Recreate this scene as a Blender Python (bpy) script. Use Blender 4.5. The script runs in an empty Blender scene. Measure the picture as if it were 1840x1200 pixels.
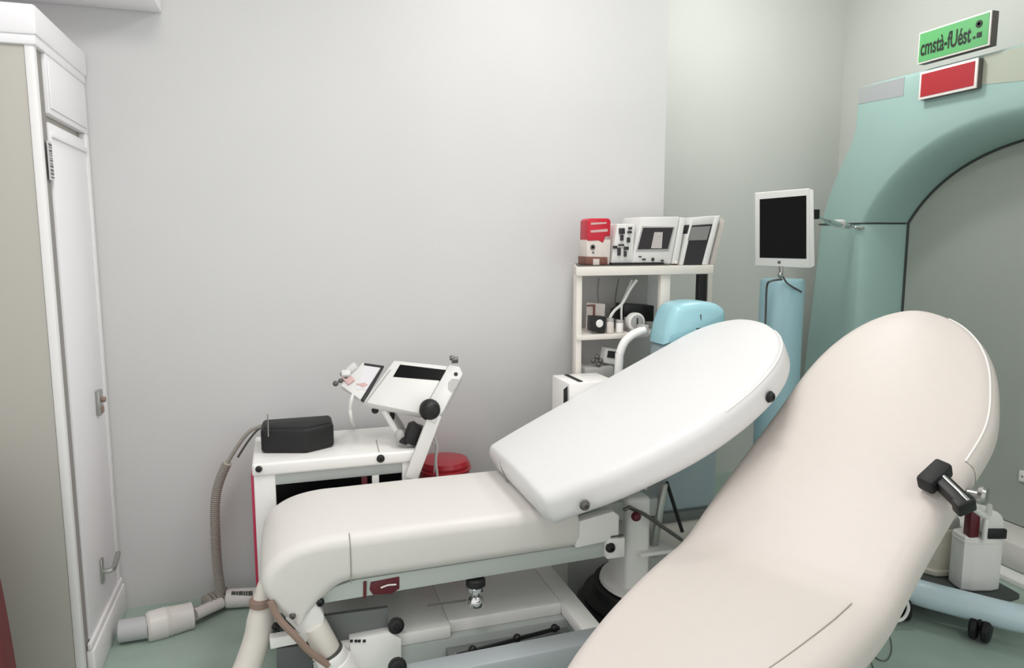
import bpy, bmesh, math, random
from mathutils import Vector, Matrix
random.seed(7)
SC = bpy.context.scene
COL = SC.collection
PI = math.pi

# ------------------------------------------------------------------ camera
FPX = 1300.0
PITCH = math.atan(170/1300.0)
YAW = math.atan(420/1311.0)
CAM = Vector((0, 0, 1.7))
cd = bpy.data.cameras.new('camera'); cd.sensor_width = 36; cd.sensor_fit = 'HORIZONTAL'
cd.lens = 36*FPX/1840; cd.clip_start = .02
co = bpy.data.objects.new('camera', cd); COL.objects.link(co)
co.location = CAM; co.rotation_euler = (PI/2-PITCH, 0, -YAW)
SC.camera = co
# ------------------------------------------------------------------ world and lights
w = bpy.data.worlds.new('world'); SC.world = w; w.use_nodes = True
bg = w.node_tree.nodes['Background']
bg.inputs[0].default_value = (1.0, .995, .99, 1); bg.inputs[1].default_value = .88
def area(name, loc, rot, sx, sy, power, col=(1, .992, .985)):
    l = bpy.data.lights.new(name, 'AREA'); l.shape = 'RECTANGLE'; l.size = sx; l.size_y = sy
    l.energy = power; l.color = col
    o = bpy.data.objects.new(name, l); COL.objects.link(o); o.location = loc; o.rotation_euler = rot
    return o
PANELS = [(-.2, 1.5), (2.4, .0), (1.2, 2.3)]
WATTS = [17, 8, 19]
for i, (x, y) in enumerate(PANELS):
    area('ceiling_panel_light', (x, y, 3.44), (0, 0, 0), .6, 1.2, WATTS[i])
FILL_POS = (2.75, 3.4, 3.28)
pl = bpy.data.lights.new('alcove_fill_light', 'POINT'); pl.energy = 23; pl.shadow_soft_size = .1; pl.color = (1, .992, .98)
po = bpy.data.objects.new('alcove_fill_light', pl); COL.objects.link(po); po.location = FILL_POS  # unseen point light added to brighten the upper alcove wall
SC.view_settings.view_transform = 'Standard'
SC.view_settings.look = 'None'
SC.view_settings.gamma = 1
SC.view_settings.use_curve_mapping = False
SC.view_settings.exposure = 0.2

# ------------------------------------------------------------------ materials
def lin(c):
    return tuple(((v/255)/12.92 if v/255 <= .04045 else ((v/255+.055)/1.055)**2.4) for v in c)
MATS = {}
def mat(name, rgb, rough=.5, metal=0, var=0, vscale=8, bump=0, bscale=200, coat=0, trans=0, emit=0, spec=.5):
    if name in MATS: return MATS[name]
    m = bpy.data.materials.new(name); m.use_nodes = True
    nt = m.node_tree; b = nt.nodes['Principled BSDF']
    c = lin(rgb)+(1,)
    b.inputs['Base Color'].default_value = c
    b.inputs['Roughness'].default_value = rough
    b.inputs['Metallic'].default_value = metal
    b.inputs['Specular IOR Level'].default_value = spec
    if coat: b.inputs['Coat Weight'].default_value = coat
    if trans: b.inputs['Transmission Weight'].default_value = trans
    if emit:
        b.inputs['Emission Color'].default_value = c; b.inputs['Emission Strength'].default_value = emit
    tc = nt.nodes.new('ShaderNodeTexCoord')
    if var:
        n = nt.nodes.new('ShaderNodeTexNoise'); n.inputs['Scale'].default_value = vscale
        n.inputs['Detail'].default_value = 5
        nt.links.new(tc.outputs['Object'], n.inputs['Vector'])
        r = nt.nodes.new('ShaderNodeValToRGB')
        r.color_ramp.elements[0].position = .3; r.color_ramp.elements[1].position = .7
        r.color_ramp.elements[0].color = tuple(v*(1-var) for v in c[:3])+(1,)
        r.color_ramp.elements[1].color = tuple(min(1, v*(1+var)) for v in c[:3])+(1,)
        nt.links.new(n.outputs['Fac'], r.inputs['Fac']); nt.links.new(r.outputs['Color'], b.inputs['Base Color'])
    if bump:
        n2 = nt.nodes.new('ShaderNodeTexNoise'); n2.inputs['Scale'].default_value = bscale
        n2.inputs['Detail'].default_value = 3
        nt.links.new(tc.outputs['Object'], n2.inputs['Vector'])
        bp = nt.nodes.new('ShaderNodeBump'); bp.inputs['Strength'].default_value = bump; bp.inputs['Distance'].default_value = .002
        nt.links.new(n2.outputs['Fac'], bp.inputs['Height']); nt.links.new(bp.outputs['Normal'], b.inputs['Normal'])
    MATS[name] = m
    return m
mat('wall', (212, 211, 211), .85, var=.015, vscale=2, bump=.15, bscale=120)
mat('wall_r', (206, 208, 202), .85, var=.015, vscale=2, bump=.15, bscale=120)
mat('ceil', (225, 224, 222), .9)
mat('floor', (160, 178, 167), .38, var=.07, vscale=5, bump=.1, bscale=60)
mat('lacquer', (244, 242, 245), .35, bump=.02, bscale=20)
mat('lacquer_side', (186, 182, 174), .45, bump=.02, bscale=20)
mat('white_trim', (240, 238, 238), .4)
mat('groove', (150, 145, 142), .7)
mat('leather', (227, 226, 226), .42, var=.008, vscale=30, bump=.12, bscale=420)
mat('leather_cream', (214, 205, 199), .42, var=.008, vscale=30, bump=.12, bscale=420)
mat('leather_seat', (226, 222, 217), .42, var=.008, vscale=30, bump=.12, bscale=420)
mat('piping', (250, 246, 242), .35)
mat('seam', (160, 154, 146), .6)
mat('paint_white', (244, 242, 239), .35, var=.01, vscale=12)
mat('paint_warm', (226, 220, 212), .38, var=.02, vscale=14)
mat('paint_grey', (186, 191, 188), .4, var=.015, vscale=12)
mat('rail', (190, 197, 192), .4)
mat('beam', (172, 178, 181), .42)
mat('panel_dark', (118, 121, 120), .5)
mat('panel_darker', (92, 93, 94), .5)
mat('black', (14, 14, 15), .45, bump=.05, bscale=90)
mat('black_gloss', (9, 9, 10), .3, spec=.12)
mat('black_soft', (22, 22, 23), .6, bump=.1, bscale=60)
mat('steel', (176, 176, 172), .28, metal=.9)
mat('steel_dark', (105, 104, 100), .4, metal=.6)
mat('chrome', (220, 220, 220), .12, metal=1)
mat('strap', (150, 126, 114), .7)
mat('red', (196, 30, 52), .35)
mat('red_panel', (196, 52, 88), .45)
mat('red_bin', (176, 24, 40), .28, coat=.3)
mat('maroon', (96, 26, 36), .4)
mat('maroon_fabric', (104, 50, 52), .8, var=.05, vscale=30)
mat('hose', (168, 162, 154), .5)
mat('pvc', (226, 222, 218), .35)
mat('pvc_grey', (196, 196, 198), .35)
mat('teal', (161, 191, 185), .42, var=.01, vscale=3)
mat('teal_lip', (138, 174, 166), .5, var=.01, vscale=3)
mat('bore', (162, 168, 160), .55, var=.02, vscale=3)
mat('gasket', (60, 64, 62), .6)
mat('sky', (160, 208, 218), .35, coat=.2)
mat('sky_body', (176, 192, 198), .4)
mat('col_blue', (150, 186, 194), .4)
mat('tube_blue', (204, 224, 232), .3, coat=.2)
mat('sign_green', (90, 168, 102), .45)
mat('sign_red', (172, 38, 47), .45)
mat('sign_frame', (240, 232, 228), .45)
mat('sign_side', (96, 90, 86), .5)
mat('ink', (16, 30, 18), .6)
mat('plate_grey', (166, 170, 171), .5)
mat('plate_beige', (178, 184, 168), .5)
mat('device', (222, 221, 218), .4, var=.01, vscale=20)
mat('device_grey', (176, 174, 172), .45)
mat('screen_dark', (44, 40, 44), .2)
mat('screen_img', (190, 182, 180), .3)
mat('grey_glass', (132, 132, 130), .25)
mat('brown', (120, 78, 66), .6, var=.1, vscale=40)
mat('bag_white', (214, 205, 198), .5, var=.05, vscale=40)
mat('paper', (222, 219, 224), .6)
mat('pinkish', (206, 170, 168), .5)
mat('bottle', (236, 234, 230), .3)
mat('bottle_cream', (214, 210, 196), .35)
mat('tray', (70, 76, 76), .5)
mat('dust', (132, 108, 106), .9, var=.2, vscale=60)
mat('panel_glow', (255, 250, 242), .5, emit=1.5)
M = MATS

# ------------------------------------------------------------------ picture geometry: a pixel and one known coordinate give a point in the room
_f = Vector((math.sin(YAW)*math.cos(PITCH), math.cos(YAW)*math.cos(PITCH), -math.sin(PITCH)))
_r = Vector((math.cos(YAW), -math.sin(YAW), 0)); _u = _r.cross(_f)
def _ray(x, y): return _f + _r*((x-920)/FPX) - _u*((y-600)/FPX)
def S(x, y, X=None, Y=None, Z=None):
    d = _ray(x, y)
    for i, v in enumerate((X, Y, Z)):
        if v is not None: t = (v-CAM[i])/d[i]
    return CAM + d*t
def SP(x, y, p0, n):
    d = _ray(x, y); n = Vector(n)
    return CAM + d*((Vector(p0)-CAM).dot(n)/d.dot(n))

# ------------------------------------------------------------------ objects
ORG = {}
def thing(name, label, cat, loc=(0, 0, 0), group=None):
    o = bpy.data.objects.new(name, None); COL.objects.link(o); o.location = loc
    o.empty_display_size = .1
    o['label'] = label; o['category'] = cat
    if group: o['group'] = group
    ORG[o.name] = Vector(loc)
    return o
def obj(name, bm, m, parent=None, smooth=True, angle=35):
    bmesh.ops.remove_doubles(bm, verts=bm.verts, dist=1e-6)
    bmesh.ops.recalc_face_normals(bm, faces=bm.faces)
    if parent is not None: org = ORG[parent.name]
    else:
        xs = [v.co for v in bm.verts]
        org = Vector(((min(v.x for v in xs)+max(v.x for v in xs))/2, (min(v.y for v in xs)+max(v.y for v in xs))/2, min(v.z for v in xs)))
    bmesh.ops.translate(bm, verts=bm.verts, vec=-org)
    me = bpy.data.meshes.new(name); 
    if smooth:
        for f in bm.faces: f.smooth = True
        for e in bm.edges:
            if len(e.link_faces) == 2 and e.calc_face_angle(0) > math.radians(angle): e.smooth = False
    bm.to_mesh(me); bm.free()
    mm = M[m] if isinstance(m, str) else m
    me.materials.append(mm)
    o = bpy.data.objects.new(name, me); COL.objects.link(o)
    if parent is not None: o.parent = parent
    else: o.location = org
    ORG[o.name] = org
    return o
def tag(o, label, cat, group=None):
    o['label'] = label; o['category'] = cat
    if group: o['group'] = group
    return o
def struct(o, label=None):
    o['kind'] = 'structure'
    if label: o['label'] = label
    return o
def lab(o, label): o['label'] = label; return o

def B(): return bmesh.new()
def box(bm, lo, hi, bev=0, seg=2):
    t = B()
    bmesh.ops.create_cube(t, size=1)
    lo = Vector(lo); hi = Vector(hi); c = (lo+hi)/2; s = hi-lo
    for v in t.verts: v.co = Vector((v.co.x*s.x, v.co.y*s.y, v.co.z*s.z))+c
    if bev: bmesh.ops.bevel(t, geom=list(t.edges), offset=bev, segments=seg, profile=.5, affect='EDGES')
    return merge(bm, t)
def merge(bm, t, mx=None):
    if mx is not None: bmesh.ops.transform(t, matrix=mx, verts=t.verts)
    me = bpy.data.meshes.new('tmp'); t.to_mesh(me); t.free(); bm.from_mesh(me); bpy.data.meshes.remove(me)
    return bm
def obox(bm, c, s, ax, bev=0, seg=2):
    """box of size s centred at c with axes ax (3 vectors)"""
    t = B(); bmesh.ops.create_cube(t, size=1)
    for v in t.verts: v.co = Vector((v.co.x*s[0], v.co.y*s[1], v.co.z*s[2]))
    if bev: bmesh.ops.bevel(t, geom=list(t.edges), offset=bev, segments=seg, profile=.5, affect='EDGES')
    mx = Matrix((ax[0], ax[1], ax[2])).transposed().to_4x4(); mx.translation = Vector(c)
    return merge(bm, t, mx)
def prism(bm, pts, vec, bev=0, seg=2):
    t = B(); vec = Vector(vec)
    a = [t.verts.new(p) for p in pts]; b = [t.verts.new(Vector(p)+vec) for p in pts]
    n = len(pts)
    t.faces.new(a); t.faces.new(list(reversed(b)))
    for i in range(n): t.faces.new((a[i], b[i], b[(i+1) % n], a[(i+1) % n]))
    bmesh.ops.recalc_face_normals(t, faces=t.faces)
    if bev: bmesh.ops.bevel(t, geom=list(t.edges), offset=bev, segments=seg, profile=.5, affect='EDGES')
    return merge(bm, t)
def frame_of(d):
    d = Vector(d).normalized()
    a = Vector((0, 0, 1)) if abs(d.z) < .9 else Vector((1, 0, 0))
    x = d.cross(a).normalized(); return x, d.cross(x).normalized(), d
def smooth_path(pts, n=8):
    pts = [Vector(p) for p in pts]; out = []
    for i in range(len(pts)-1):
        p0 = pts[max(i-1, 0)]; p1 = pts[i]; p2 = pts[i+1]; p3 = pts[min(i+2, len(pts)-1)]
        for k in range(n):
            t = k/n
            out.append(.5*((2*p1)+(p2-p0)*t+(2*p0-5*p1+4*p2-p3)*t*t+(3*p1-p0-3*p2+p3)*t**3))
    out.append(pts[-1]); return out
def tube(bm, pts, r, seg=10, rf=None, cap=True):
    pts = [Vector(p) for p in pts]; rings = []; px = None
    for i, p in enumerate(pts):
        d = (pts[min(i+1, len(pts)-1)]-pts[max(i-1, 0)]).normalized()
        if px is None: x, y, _ = frame_of(d)
        else:
            x = (px-d*px.dot(d)).normalized(); y = d.cross(x).normalized()
        px = x
        rr = rf(i) if rf else r
        rings.append([bm.verts.new(p+(x*math.cos(2*PI*k/seg)+y*math.sin(2*PI*k/seg))*rr) for k in range(seg)])
    for a, b in zip(rings, rings[1:]):
        for k in range(seg): bm.faces.new((a[k], a[(k+1) % seg], b[(k+1) % seg], b[k]))
    if cap: bm.faces.new(list(reversed(rings[0]))); bm.faces.new(rings[-1])
    return bm
def cyl(bm, a, b, r, seg=20, bev=0):
    a = Vector(a); b = Vector(b)
    if not bev: return tube(bm, [a, b], r, seg)
    d = (b-a).normalized()
    return tube(bm, [a, a+d*bev*.3, a+d*bev, b-d*bev, b-d*bev*.3, b], r, seg, rf=lambda i: [r-bev, r-bev*.3, r, r, r-bev*.3, r-bev][i])
def lathe(bm, base, prof, seg=28, axis=(0, 0, 1)):
    x, y, d = frame_of(axis); base = Vector(base); rings = []
    for r, h in prof:
        rings.append([bm.verts.new(base+d*h+(x*math.cos(2*PI*k/seg)+y*math.sin(2*PI*k/seg))*max(r, 1e-4)) for k in range(seg)])
    for a, b in zip(rings, rings[1:]):
        for k in range(seg): bm.faces.new((a[k], a[(k+1) % seg], b[(k+1) % seg], b[k]))
    bm.faces.new(list(reversed(rings[0]))); bm.faces.new(rings[-1])
    return bm
def ball(bm, c, r, sq=(1, 1, 1), u=16, v=10):
    t = B(); bmesh.ops.create_uvsphere(t, u_segments=u, v_segments=v, radius=r)
    for q in t.verts: q.co = Vector((q.co.x*sq[0], q.co.y*sq[1], q.co.z*sq[2]))+Vector(c)
    return merge(bm, t)
def resample(pts, n, closed=False):
    pts = [Vector(p) for p in pts]
    if closed: pts = pts+[pts[0]]
    L = [0]
    for a, b in zip(pts, pts[1:]): L.append(L[-1]+(b-a).length)
    out = []; m = n if closed else n-1; j = 0
    for i in range(n):
        t = L[-1]*i/m
        while j < len(L)-2 and L[j+1] < t: j += 1
        s = (t-L[j])/max(1e-9, L[j+1]-L[j]); out.append(pts[j].lerp(pts[j+1], min(1, s)))
    return out
def chaikin(pts, it=2):
    pts = [Vector(p) for p in pts]
    for _ in range(it):
        o = []
        for i, a in enumerate(pts):
            b = pts[(i+1) % len(pts)]; o += [a*.75+b*.25, a*.25+b*.75]
        pts = o
    return pts
def slab(bm, outline, org, U, V, N, t, r, soft=2, nres=96, crown=0, seg=6, radial=False):
    """closed 2D outline swept along -N by t, both rims rounded by r"""
    pts = [Vector((p[0], p[1], 0)) for p in outline]
    if soft: pts = chaikin(pts, soft)
    pts = resample(pts, nres, True)
    ar = sum(a.x*b.y-b.x*a.y for a, b in zip(pts, pts[1:]+pts[:1]))
    if ar < 0: pts.reverse()
    n = len(pts); nor = []
    for i in range(n):
        d = (pts[(i+1) % n]-pts[i-1]).normalized(); nor.append(Vector((-d.y, d.x, 0)))
    org = Vector(org); U = Vector(U); V = Vector(V); N = Vector(N)
    cen = sum(pts, Vector())/n
    if radial: nor = [(cen-p).normalized() for p in pts]
    def ring(dd, h, s=0):
        o = []
        for p, q in zip(pts, nor):
            a = (p+q*dd).lerp(cen, s); o.append(bm.verts.new(org+U*a.x+V*a.y+N*h))
        return o
    rings = []
    for s, cr in ((.85, 1), (.5, .75), (.2, .36)): rings.append(ring(r, crown*cr, s))
    for k in range(seg+1):
        th = PI/2*k/seg; rings.append(ring(r*(1-math.sin(th)), -r*(1-math.cos(th))))
    for k in range(seg+1):
        th = PI/2*(1-k/seg); rings.append(ring(r*(1-math.sin(th)), -t+r*(1-math.cos(th))))
    for a, b in zip(rings, rings[1:]):
        for k in range(n): bm.faces.new((a[k], a[(k+1) % n], b[(k+1) % n], b[k]))
    bm.faces.new(list(reversed(rings[0]))); bm.faces.new(rings[-1])
    return bm
def interp(tab, s):
    """smooth table lookup"""
    if s <= tab[0][0]: return tab[0][1]
    for i in range(len(tab)-1):
        a, b = tab[i], tab[i+1]
        if s <= b[0]:
            def slope(j):
                if j <= 0 or j >= len(tab)-1: return None
                return (tab[j+1][1]-tab[j-1][1])/(tab[j+1][0]-tab[j-1][0])
            h = b[0]-a[0]; t = (s-a[0])/h; d = (b[1]-a[1])/h
            m0 = slope(i); m1 = slope(i+1); m0 = d if m0 is None else m0; m1 = d if m1 is None else m1
            return (2*t**3-3*t*t+1)*a[1]+(t**3-2*t*t+t)*h*m0+(-2*t**3+3*t*t)*b[1]+(t**3-t*t)*h*m1
    return tab[-1][1]
def cushion(bm, O, path, V, tabL, tabR, s0, s1, th, r, n=60, m=36, crown=.0, r1=None, dome=None):
    """sections across V along a path(s) -> (point, normal); widths from two tables"""
    rings = []
    for i in range(n+1):
        u = i/n; q = .5-.5*math.cos(PI*u); q = .06*u+.94*q
        s = s0+(s1-s0)*q
        vl, vr = interp(tabL, s), interp(tabR, s)
        if dome:
            c, sl, sr = dome
            if s > sl: k = max(0, 1-((s-sl)/(s1-sl))**2.3)**(1/2.3); vl = c-(c-vl)*k
            if s > sr: k = max(0, 1-((s-sr)/(s1-sr))**2.3)**(1/2.3); vr = c+(vr-c)*k
        if vr-vl < .02: c = (vl+vr)/2; vl, vr = c-.01, c+.01
        d = min(s-s0, s1-s); rr = r if r1 is None else r1
        if dome and s1-s < s-s0: rr = .012
        if d < rr: k = math.sqrt(max(0, rr*rr-(rr-d)**2))/rr; ex = (1-k)*r
        else: ex = 0
        c, nn = path(s)
        t2 = th/2-ex; rc = min(r, t2, (vr-vl)/2)*.999
        vl2, vr2 = vl, vr
        ring = []
        # rounded rectangle, starting on the top
        corners = ((vr2-rc, t2-rc, 0), (vl2+rc, t2-rc, 1), (vl2+rc, -t2+rc, 2), (vr2-rc, -t2+rc, 3))
        for cx, cy, qd in corners:
            for k in range(m//4):
                a = PI/2*qd+PI/2*k/(m//4-1)
                ring.append((cx+rc*math.cos(a), cy+rc*math.sin(a)))
        # extra points on the top face for the crown
        top = []
        a0, a1 = ring[m//4-1], ring[m//4]
        for k in range(1, 8):
            f = k/8; top.append((a0[0]+(a1[0]-a0[0])*f, a0[1]+crown*min(1, (vr-vl)/.45)**2*(1-(2*f-1)**2)*(1 if ex == 0 else 1-ex/r)))
        ring = ring[:m//4]+top+ring[m//4:]
        rings.append([bm.verts.new(Vector(O)+c+Vector(V)*a+nn*(h-th/2)) for a, h in ring])
    k0 = len(rings[0])
    for a, b2 in zip(rings, rings[1:]):
        for k in range(k0): bm.faces.new((a[k], a[(k+1) % k0], b2[(k+1) % k0], b2[k]))
    bm.faces.new(list(reversed(rings[0]))); bm.faces.new(rings[-1])
    return bm
def plane_poly(px, p0, n): return [SP(x, y, p0, n) for x, y in px]
def sections(bm, pairs, ya, yb, r, crown=.006, m=9, r0=0, r1=0):
    """skin over sections; each section joins a top and a bottom profile point (x, z) and spans ya..yb"""
    rings = []
    for i, (T, Bt) in enumerate(pairs):
        T = Vector((T[0], 0, T[1])); Bt = Vector((Bt[0], 0, Bt[1])); up = T-Bt; h = up.length; up.normalize()
        rc = min(r, h/2*.98); ring = []
        for cy, ch, qd in ((yb-rc, h-rc, 0), (ya+rc, h-rc, 1), (ya+rc, rc, 2), (yb-rc, rc, 3)):
            for k in range(m):
                a = PI/2*qd+PI/2*k/(m-1); ring.append((cy+rc*math.cos(a), ch+rc*math.sin(a)))
            if qd == 0:
                for k in range(1, 8):
                    f = k/8; ring.append((yb-rc+(ya-yb+2*rc)*f, h+crown*(1-(2*f-1)**2)))
        rings.append([bm.verts.new(Bt+Vector((0, y, 0))+up*hh) for y, hh in ring])
    n = len(rings[0])
    for a, b2 in zip(rings, rings[1:]):
        for k in range(n): bm.faces.new((a[k], a[(k+1) % n], b2[(k+1) % n], b2[k]))
    bm.faces.new(list(reversed(rings[0]))); bm.faces.new(rings[-1])
    return bm
def dense(pairs, n=5):
    T = smooth_path([Vector((p[0][0], 0, p[0][1])) for p in pairs], n); Q = smooth_path([Vector((p[1][0], 0, p[1][1])) for p in pairs], n)
    return [((a.x, a.z), (c.x, c.z)) for a, c in zip(T, Q)]
def bolt(parent, p, d, r, m='steel_dark', name='bolt'):
    b = B(); d = Vector(d).normalized()
    lathe(b, Vector(p)-d*.004, [(r*1.25, 0), (r*1.25, .005), (r, .008), (r, .014), (r*.75, .018), (r*.45, .018), (r*.4, .013)], 14, d)
    return obj(name, b, m, parent)

# ================================================================== the room
YB = 3.562; XE = 2.01; XR = 3.92; ZC = 3.5; YF = 4.42
def wallbox(name, lo, hi, m): return struct(obj(name, box(B(), lo, hi), m, smooth=False))
wallbox('floor', (-1.6, -1.6, -.1), (XR+.1, YF+.1, 0), 'floor')
wallbox('ceiling', (-1.6, -1.6, ZC), (XR+.1, YF+.1, ZC+.1), 'ceil')
wallbox('wall_back', (-1.6, YB, 0), (XE, YB+.12, ZC), 'wall')
wallbox('wall_return', (XE-.12, YB+.12, 0), (XE, YF, ZC), 'wall')
wallbox('wall_far', (XE-.12, YF, 0), (XR, YF+.1, ZC), 'wall_r')
wallbox('wall_right', (XR, -1.6, 0), (XR+.1, YF+.1, ZC), 'wall_r')
wallbox('wall_left', (-1.6, 2.2, 0), (-1.5, YB, ZC), 'wall')
for x, y in PANELS:
    t = thing('ceiling_light', 'flat white rectangular light panel set in the ceiling', 'ceiling light', (x, y, 3.5), 'ceiling light panels')
    b = B(); 
    for lo, hi in (((x-.33, y-.63, 3.47), (x+.33, y-.6, 3.5)), ((x-.33, y+.6, 3.47), (x+.33, y+.63, 3.5)), ((x-.33, y-.6, 3.47), (x-.3, y+.6, 3.5)), ((x+.3, y-.6, 3.47), (x+.33, y+.6, 3.5))): box(b, lo, hi)
    obj('frame', b, 'white_trim', t, False)
    obj('diffuser', box(B(), (x-.3, y-.6, 3.48), (x+.3, y+.6, 3.5)), 'panel_glow', t, False)

t = thing('added_alcove_lamp', 'added unseen white dish lamp brightening the alcove beside the scanner', 'ceiling lamp', (FILL_POS[0], FILL_POS[1], 3.5))  # out-of-view fixture added to go with the alcove fill light
obj('fill_stem', cyl(B(), (FILL_POS[0], FILL_POS[1], 3.42), (FILL_POS[0], FILL_POS[1], 3.5), .012, 12), 'white_trim', t)
obj('fill_dish', lathe(B(), (FILL_POS[0], FILL_POS[1], 3.40), [(.16, 0), (.16, .006), (.08, .022), (.02, .03)], 28), 'white_trim', t)
# overhead white box by the wardrobe
tag(obj('overhead_box', box(B(), (-1.49, 3.3, S(290, 24, Y=YB).z), (S(290, 12, Y=YB).x, YB, 2.95), .008), 'lacquer'),
    'plain white box unit high on the wall above the wardrobe', 'wall box')

# ================================================================== wardrobe on the left
WX, WY0, WY1 = -.75, 2.9, 3.555
t = thing('wardrobe', 'tall white wardrobe with beige side panel and two small metal handles', 'wardrobe', (-1.1, 3.2, 0))
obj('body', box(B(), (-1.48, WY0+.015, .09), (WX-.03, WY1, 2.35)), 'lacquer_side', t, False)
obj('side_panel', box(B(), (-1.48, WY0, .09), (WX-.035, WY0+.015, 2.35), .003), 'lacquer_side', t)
b = B(); box(b, (WX-.035, WY0-.004, 0), (WX-.005, WY0+.03, 2.36), .006); obj('corner_post', b, 'white_trim', t)
obj('grey_strip', box(B(), (WX-.03, WY0+.03, .0), (WX-.012, WY0+.10, 2.35)), 'groove', t, False)  # plain grey strip between corner post and door
b = B(); box(b, (-1.49, WY0-.02, 2.375), (WX+.012, WY1, 2.475), .012); box(b, (-1.49, WY0-.012, 2.345), (WX+.004, WY1, 2.38), .006)
obj('cornice', b, 'lacquer', t)
b = B(); box(b, (WX-.03, WY0+.10, 2.14), (WX, WY1, 2.345), .004); obj('fascia', b, 'lacquer', t)
b = B(); box(b, (WX-.0, WY0+.115, 2.16), (WX+.006, WY1-.03, 2.32), .003)
obj('fascia_panel', b, 'lacquer', t)
# door with a raised frame
d0, d1, z0, z1 = WY0+.105, WY1-.055, .16, 2.11
b = B(); box(b, (WX-.03, d0, z0), (WX-.004, d1, z1), .003)
door = obj('door', b, 'lacquer', t)
b = B(); box(b, (WX-.006, d0+.01, z1-.05), (WX+.004, d1, z1-.03), .002); obj('top_moulding', b, 'lacquer', door)
b = B(); box(b, (WX-.03, d1+.006, .1), (WX, WY1, 2.14), .004); obj('stile', b, 'white_trim', t)
b = B(); box(b, (WX-.02, WY0+.07, 0), (WX+.014, WY1, .13), .006); box(b, (WX-.01, WY0+.07, .13), (WX+.006, WY1, .16), .004); obj('plinth', b, 'white_trim', t)
p = S(188, 1018, X=WX)
b = B(); box(b, (WX-.004, p.y-.06, p.z-.05), (WX+.006, p.y-.028, p.z+.055), .003)
h = obj('handle', b, 'steel', door)
b = B(); tube(b, smooth_path([(WX+.004, p.y-.045, p.z), (WX+.035, p.y-.04, p.z), (WX+.042, p.y, p.z+.01), (WX+.042, p.y+.06, p.z+.03)], 5), .011, 8)
obj('lever', b, 'steel', h)
p = S(177, 722, X=WX)
b = B(); box(b, (WX-.004, p.y-.03, p.z-.055), (WX+.012, p.y+.03, p.z+.05), .003)
h = lab(obj('lock', b, 'steel', door), 'small metal lock plate')
b = B(); cyl(b, (WX+.01, p.y, p.z+.01), (WX+.028, p.y, p.z+.01), .012, 12, .003); box(b, (WX+.006, p.y-.012, p.z-.045), (WX+.018, p.y+.012, p.z-.02), .002)
obj('lock_knob', b, 'strap', h)
p = S(92, 290, X=WX)
st = obj('sticker', box(B(), (WX-.004, p.y-.022, p.z-.065), (WX+.0005, p.y+.022, p.z+.07)), 'paper', door, False)
b = B(); z = p.z-.058
while z < p.z+.06:
    hh = random.choice((.003, .005, .008)); box(b, (WX, p.y-.018, z), (WX+.0015, p.y+random.choice((.018, .012, .016)), z+hh)); z += hh+random.choice((.004, .006))
obj('print', b, 'steel_dark', st, False)

# maroon padded edge at far left
b = B(); slab(b, [(-1.3, 0), (-.74, 0), (-.735, .25), (-.745, .45), (-.757, .62), (-.775, .8), (-.80, .9), (-1.3, .9)], (-.115, 2.45, 0), (1, 0, 0), (0, 0, 1), (0, -1, 0), .12, .03, 1, 60)
tag(obj('padded_screen', b, 'maroon_fabric'), 'dark red padded panel standing beside the beige wardrobe side', 'screen')

# ================================================================== gantry arch on the right wall
GX = 3.5; GC = 2.65; GD = .30
def arch(a, bz, zc, ex, zs, n):
    """upper arch from z=zs far side over to near side"""
    out = []
    for k in range(401):
        th = -PI*.02+PI*1.04*k/400
        c, s = math.cos(th), math.sin(th)
        y = GC+a*math.copysign(abs(c)**(2/ex), c); z = zc+bz*math.copysign(abs(s)**(2/ex), s)
        if z >= zs-1e-6: out.append(Vector((0, y, z)))
    return resample(out, n)
ZS = 1.80
NU = 72
half = [(4.093, ZS), (4.075, 1.86), (4.02, 2.02), (3.93, 2.19), (3.845, 2.34), (3.825, 2.44), (3.82, 2.652)]
up = [Vector((0, y, z)) for y, z in half]
full = smooth_path(up[:6], 6)+[up[6]]
outer_u = full+[Vector((0, 2*GC-p.y, p.z)) for p in reversed(full)]
outer_u = resample(outer_u, NU)
# keep square shoulders
fun_u = arch(1.205, 1.14, 1.22, 2.25, ZS, NU); inn_u = arch(1.165, 1.035, 1.215, 2.3, ZS, NU)
def at_z(curve, zz, side):
    return curve[0 if side > 0 else -1].y
def lower(top, flare, n=14):
    return [Vector((0, top+flare*(1-(i/(n-1))), ZS*i/(n-1))) for i in range(n)]
def gantry_cover(bm, o, f, i_, flip=False):
    rows = []
    cols = []
    for a, fo, inn in zip(o, f, i_):
        col = []
        col.append(Vector((XR-.005, a.y, a.z)))
        cen = Vector((0, GC, min(a.z, 1.3)))
        dirv = (cen-a).normalized()
        R = .035
        for k in range(5):
            th = PI/2*k/4; q = a+dirv*R*(1-math.cos(th)); col.append(Vector((GX+R*(1-math.sin(th)), q.y, q.z)))
        for k in range(1, 4):
            q = (a+dirv*R).lerp(fo, k/4); col.append(Vector((GX, q.y, q.z)))
        for k in range(9):
            th = PI/2*k/8; q = fo.lerp(inn, math.sin(th)); col.append(Vector((GX+GD*(1-math.cos(th)), q.y, q.z)))
        col.append(Vector((GX+GD+.03, inn.y, inn.z)))
        cols.append([bm.verts.new(c) for c in col])
    for a, b2 in zip(cols, cols[1:]):
        for k in range(len(a)-1): bm.faces.new((a[k], b2[k], b2[k+1], a[k+1]))
    return bm
t = thing('scanner_gantry', 'large teal scanner arch with grey closed bore on the right wall', 'scanner', (GX+.2, GC, 0))
obj('upper_cover', gantry_cover(B(), outer_u, fun_u, inn_u), 'teal', t, angle=60)
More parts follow.
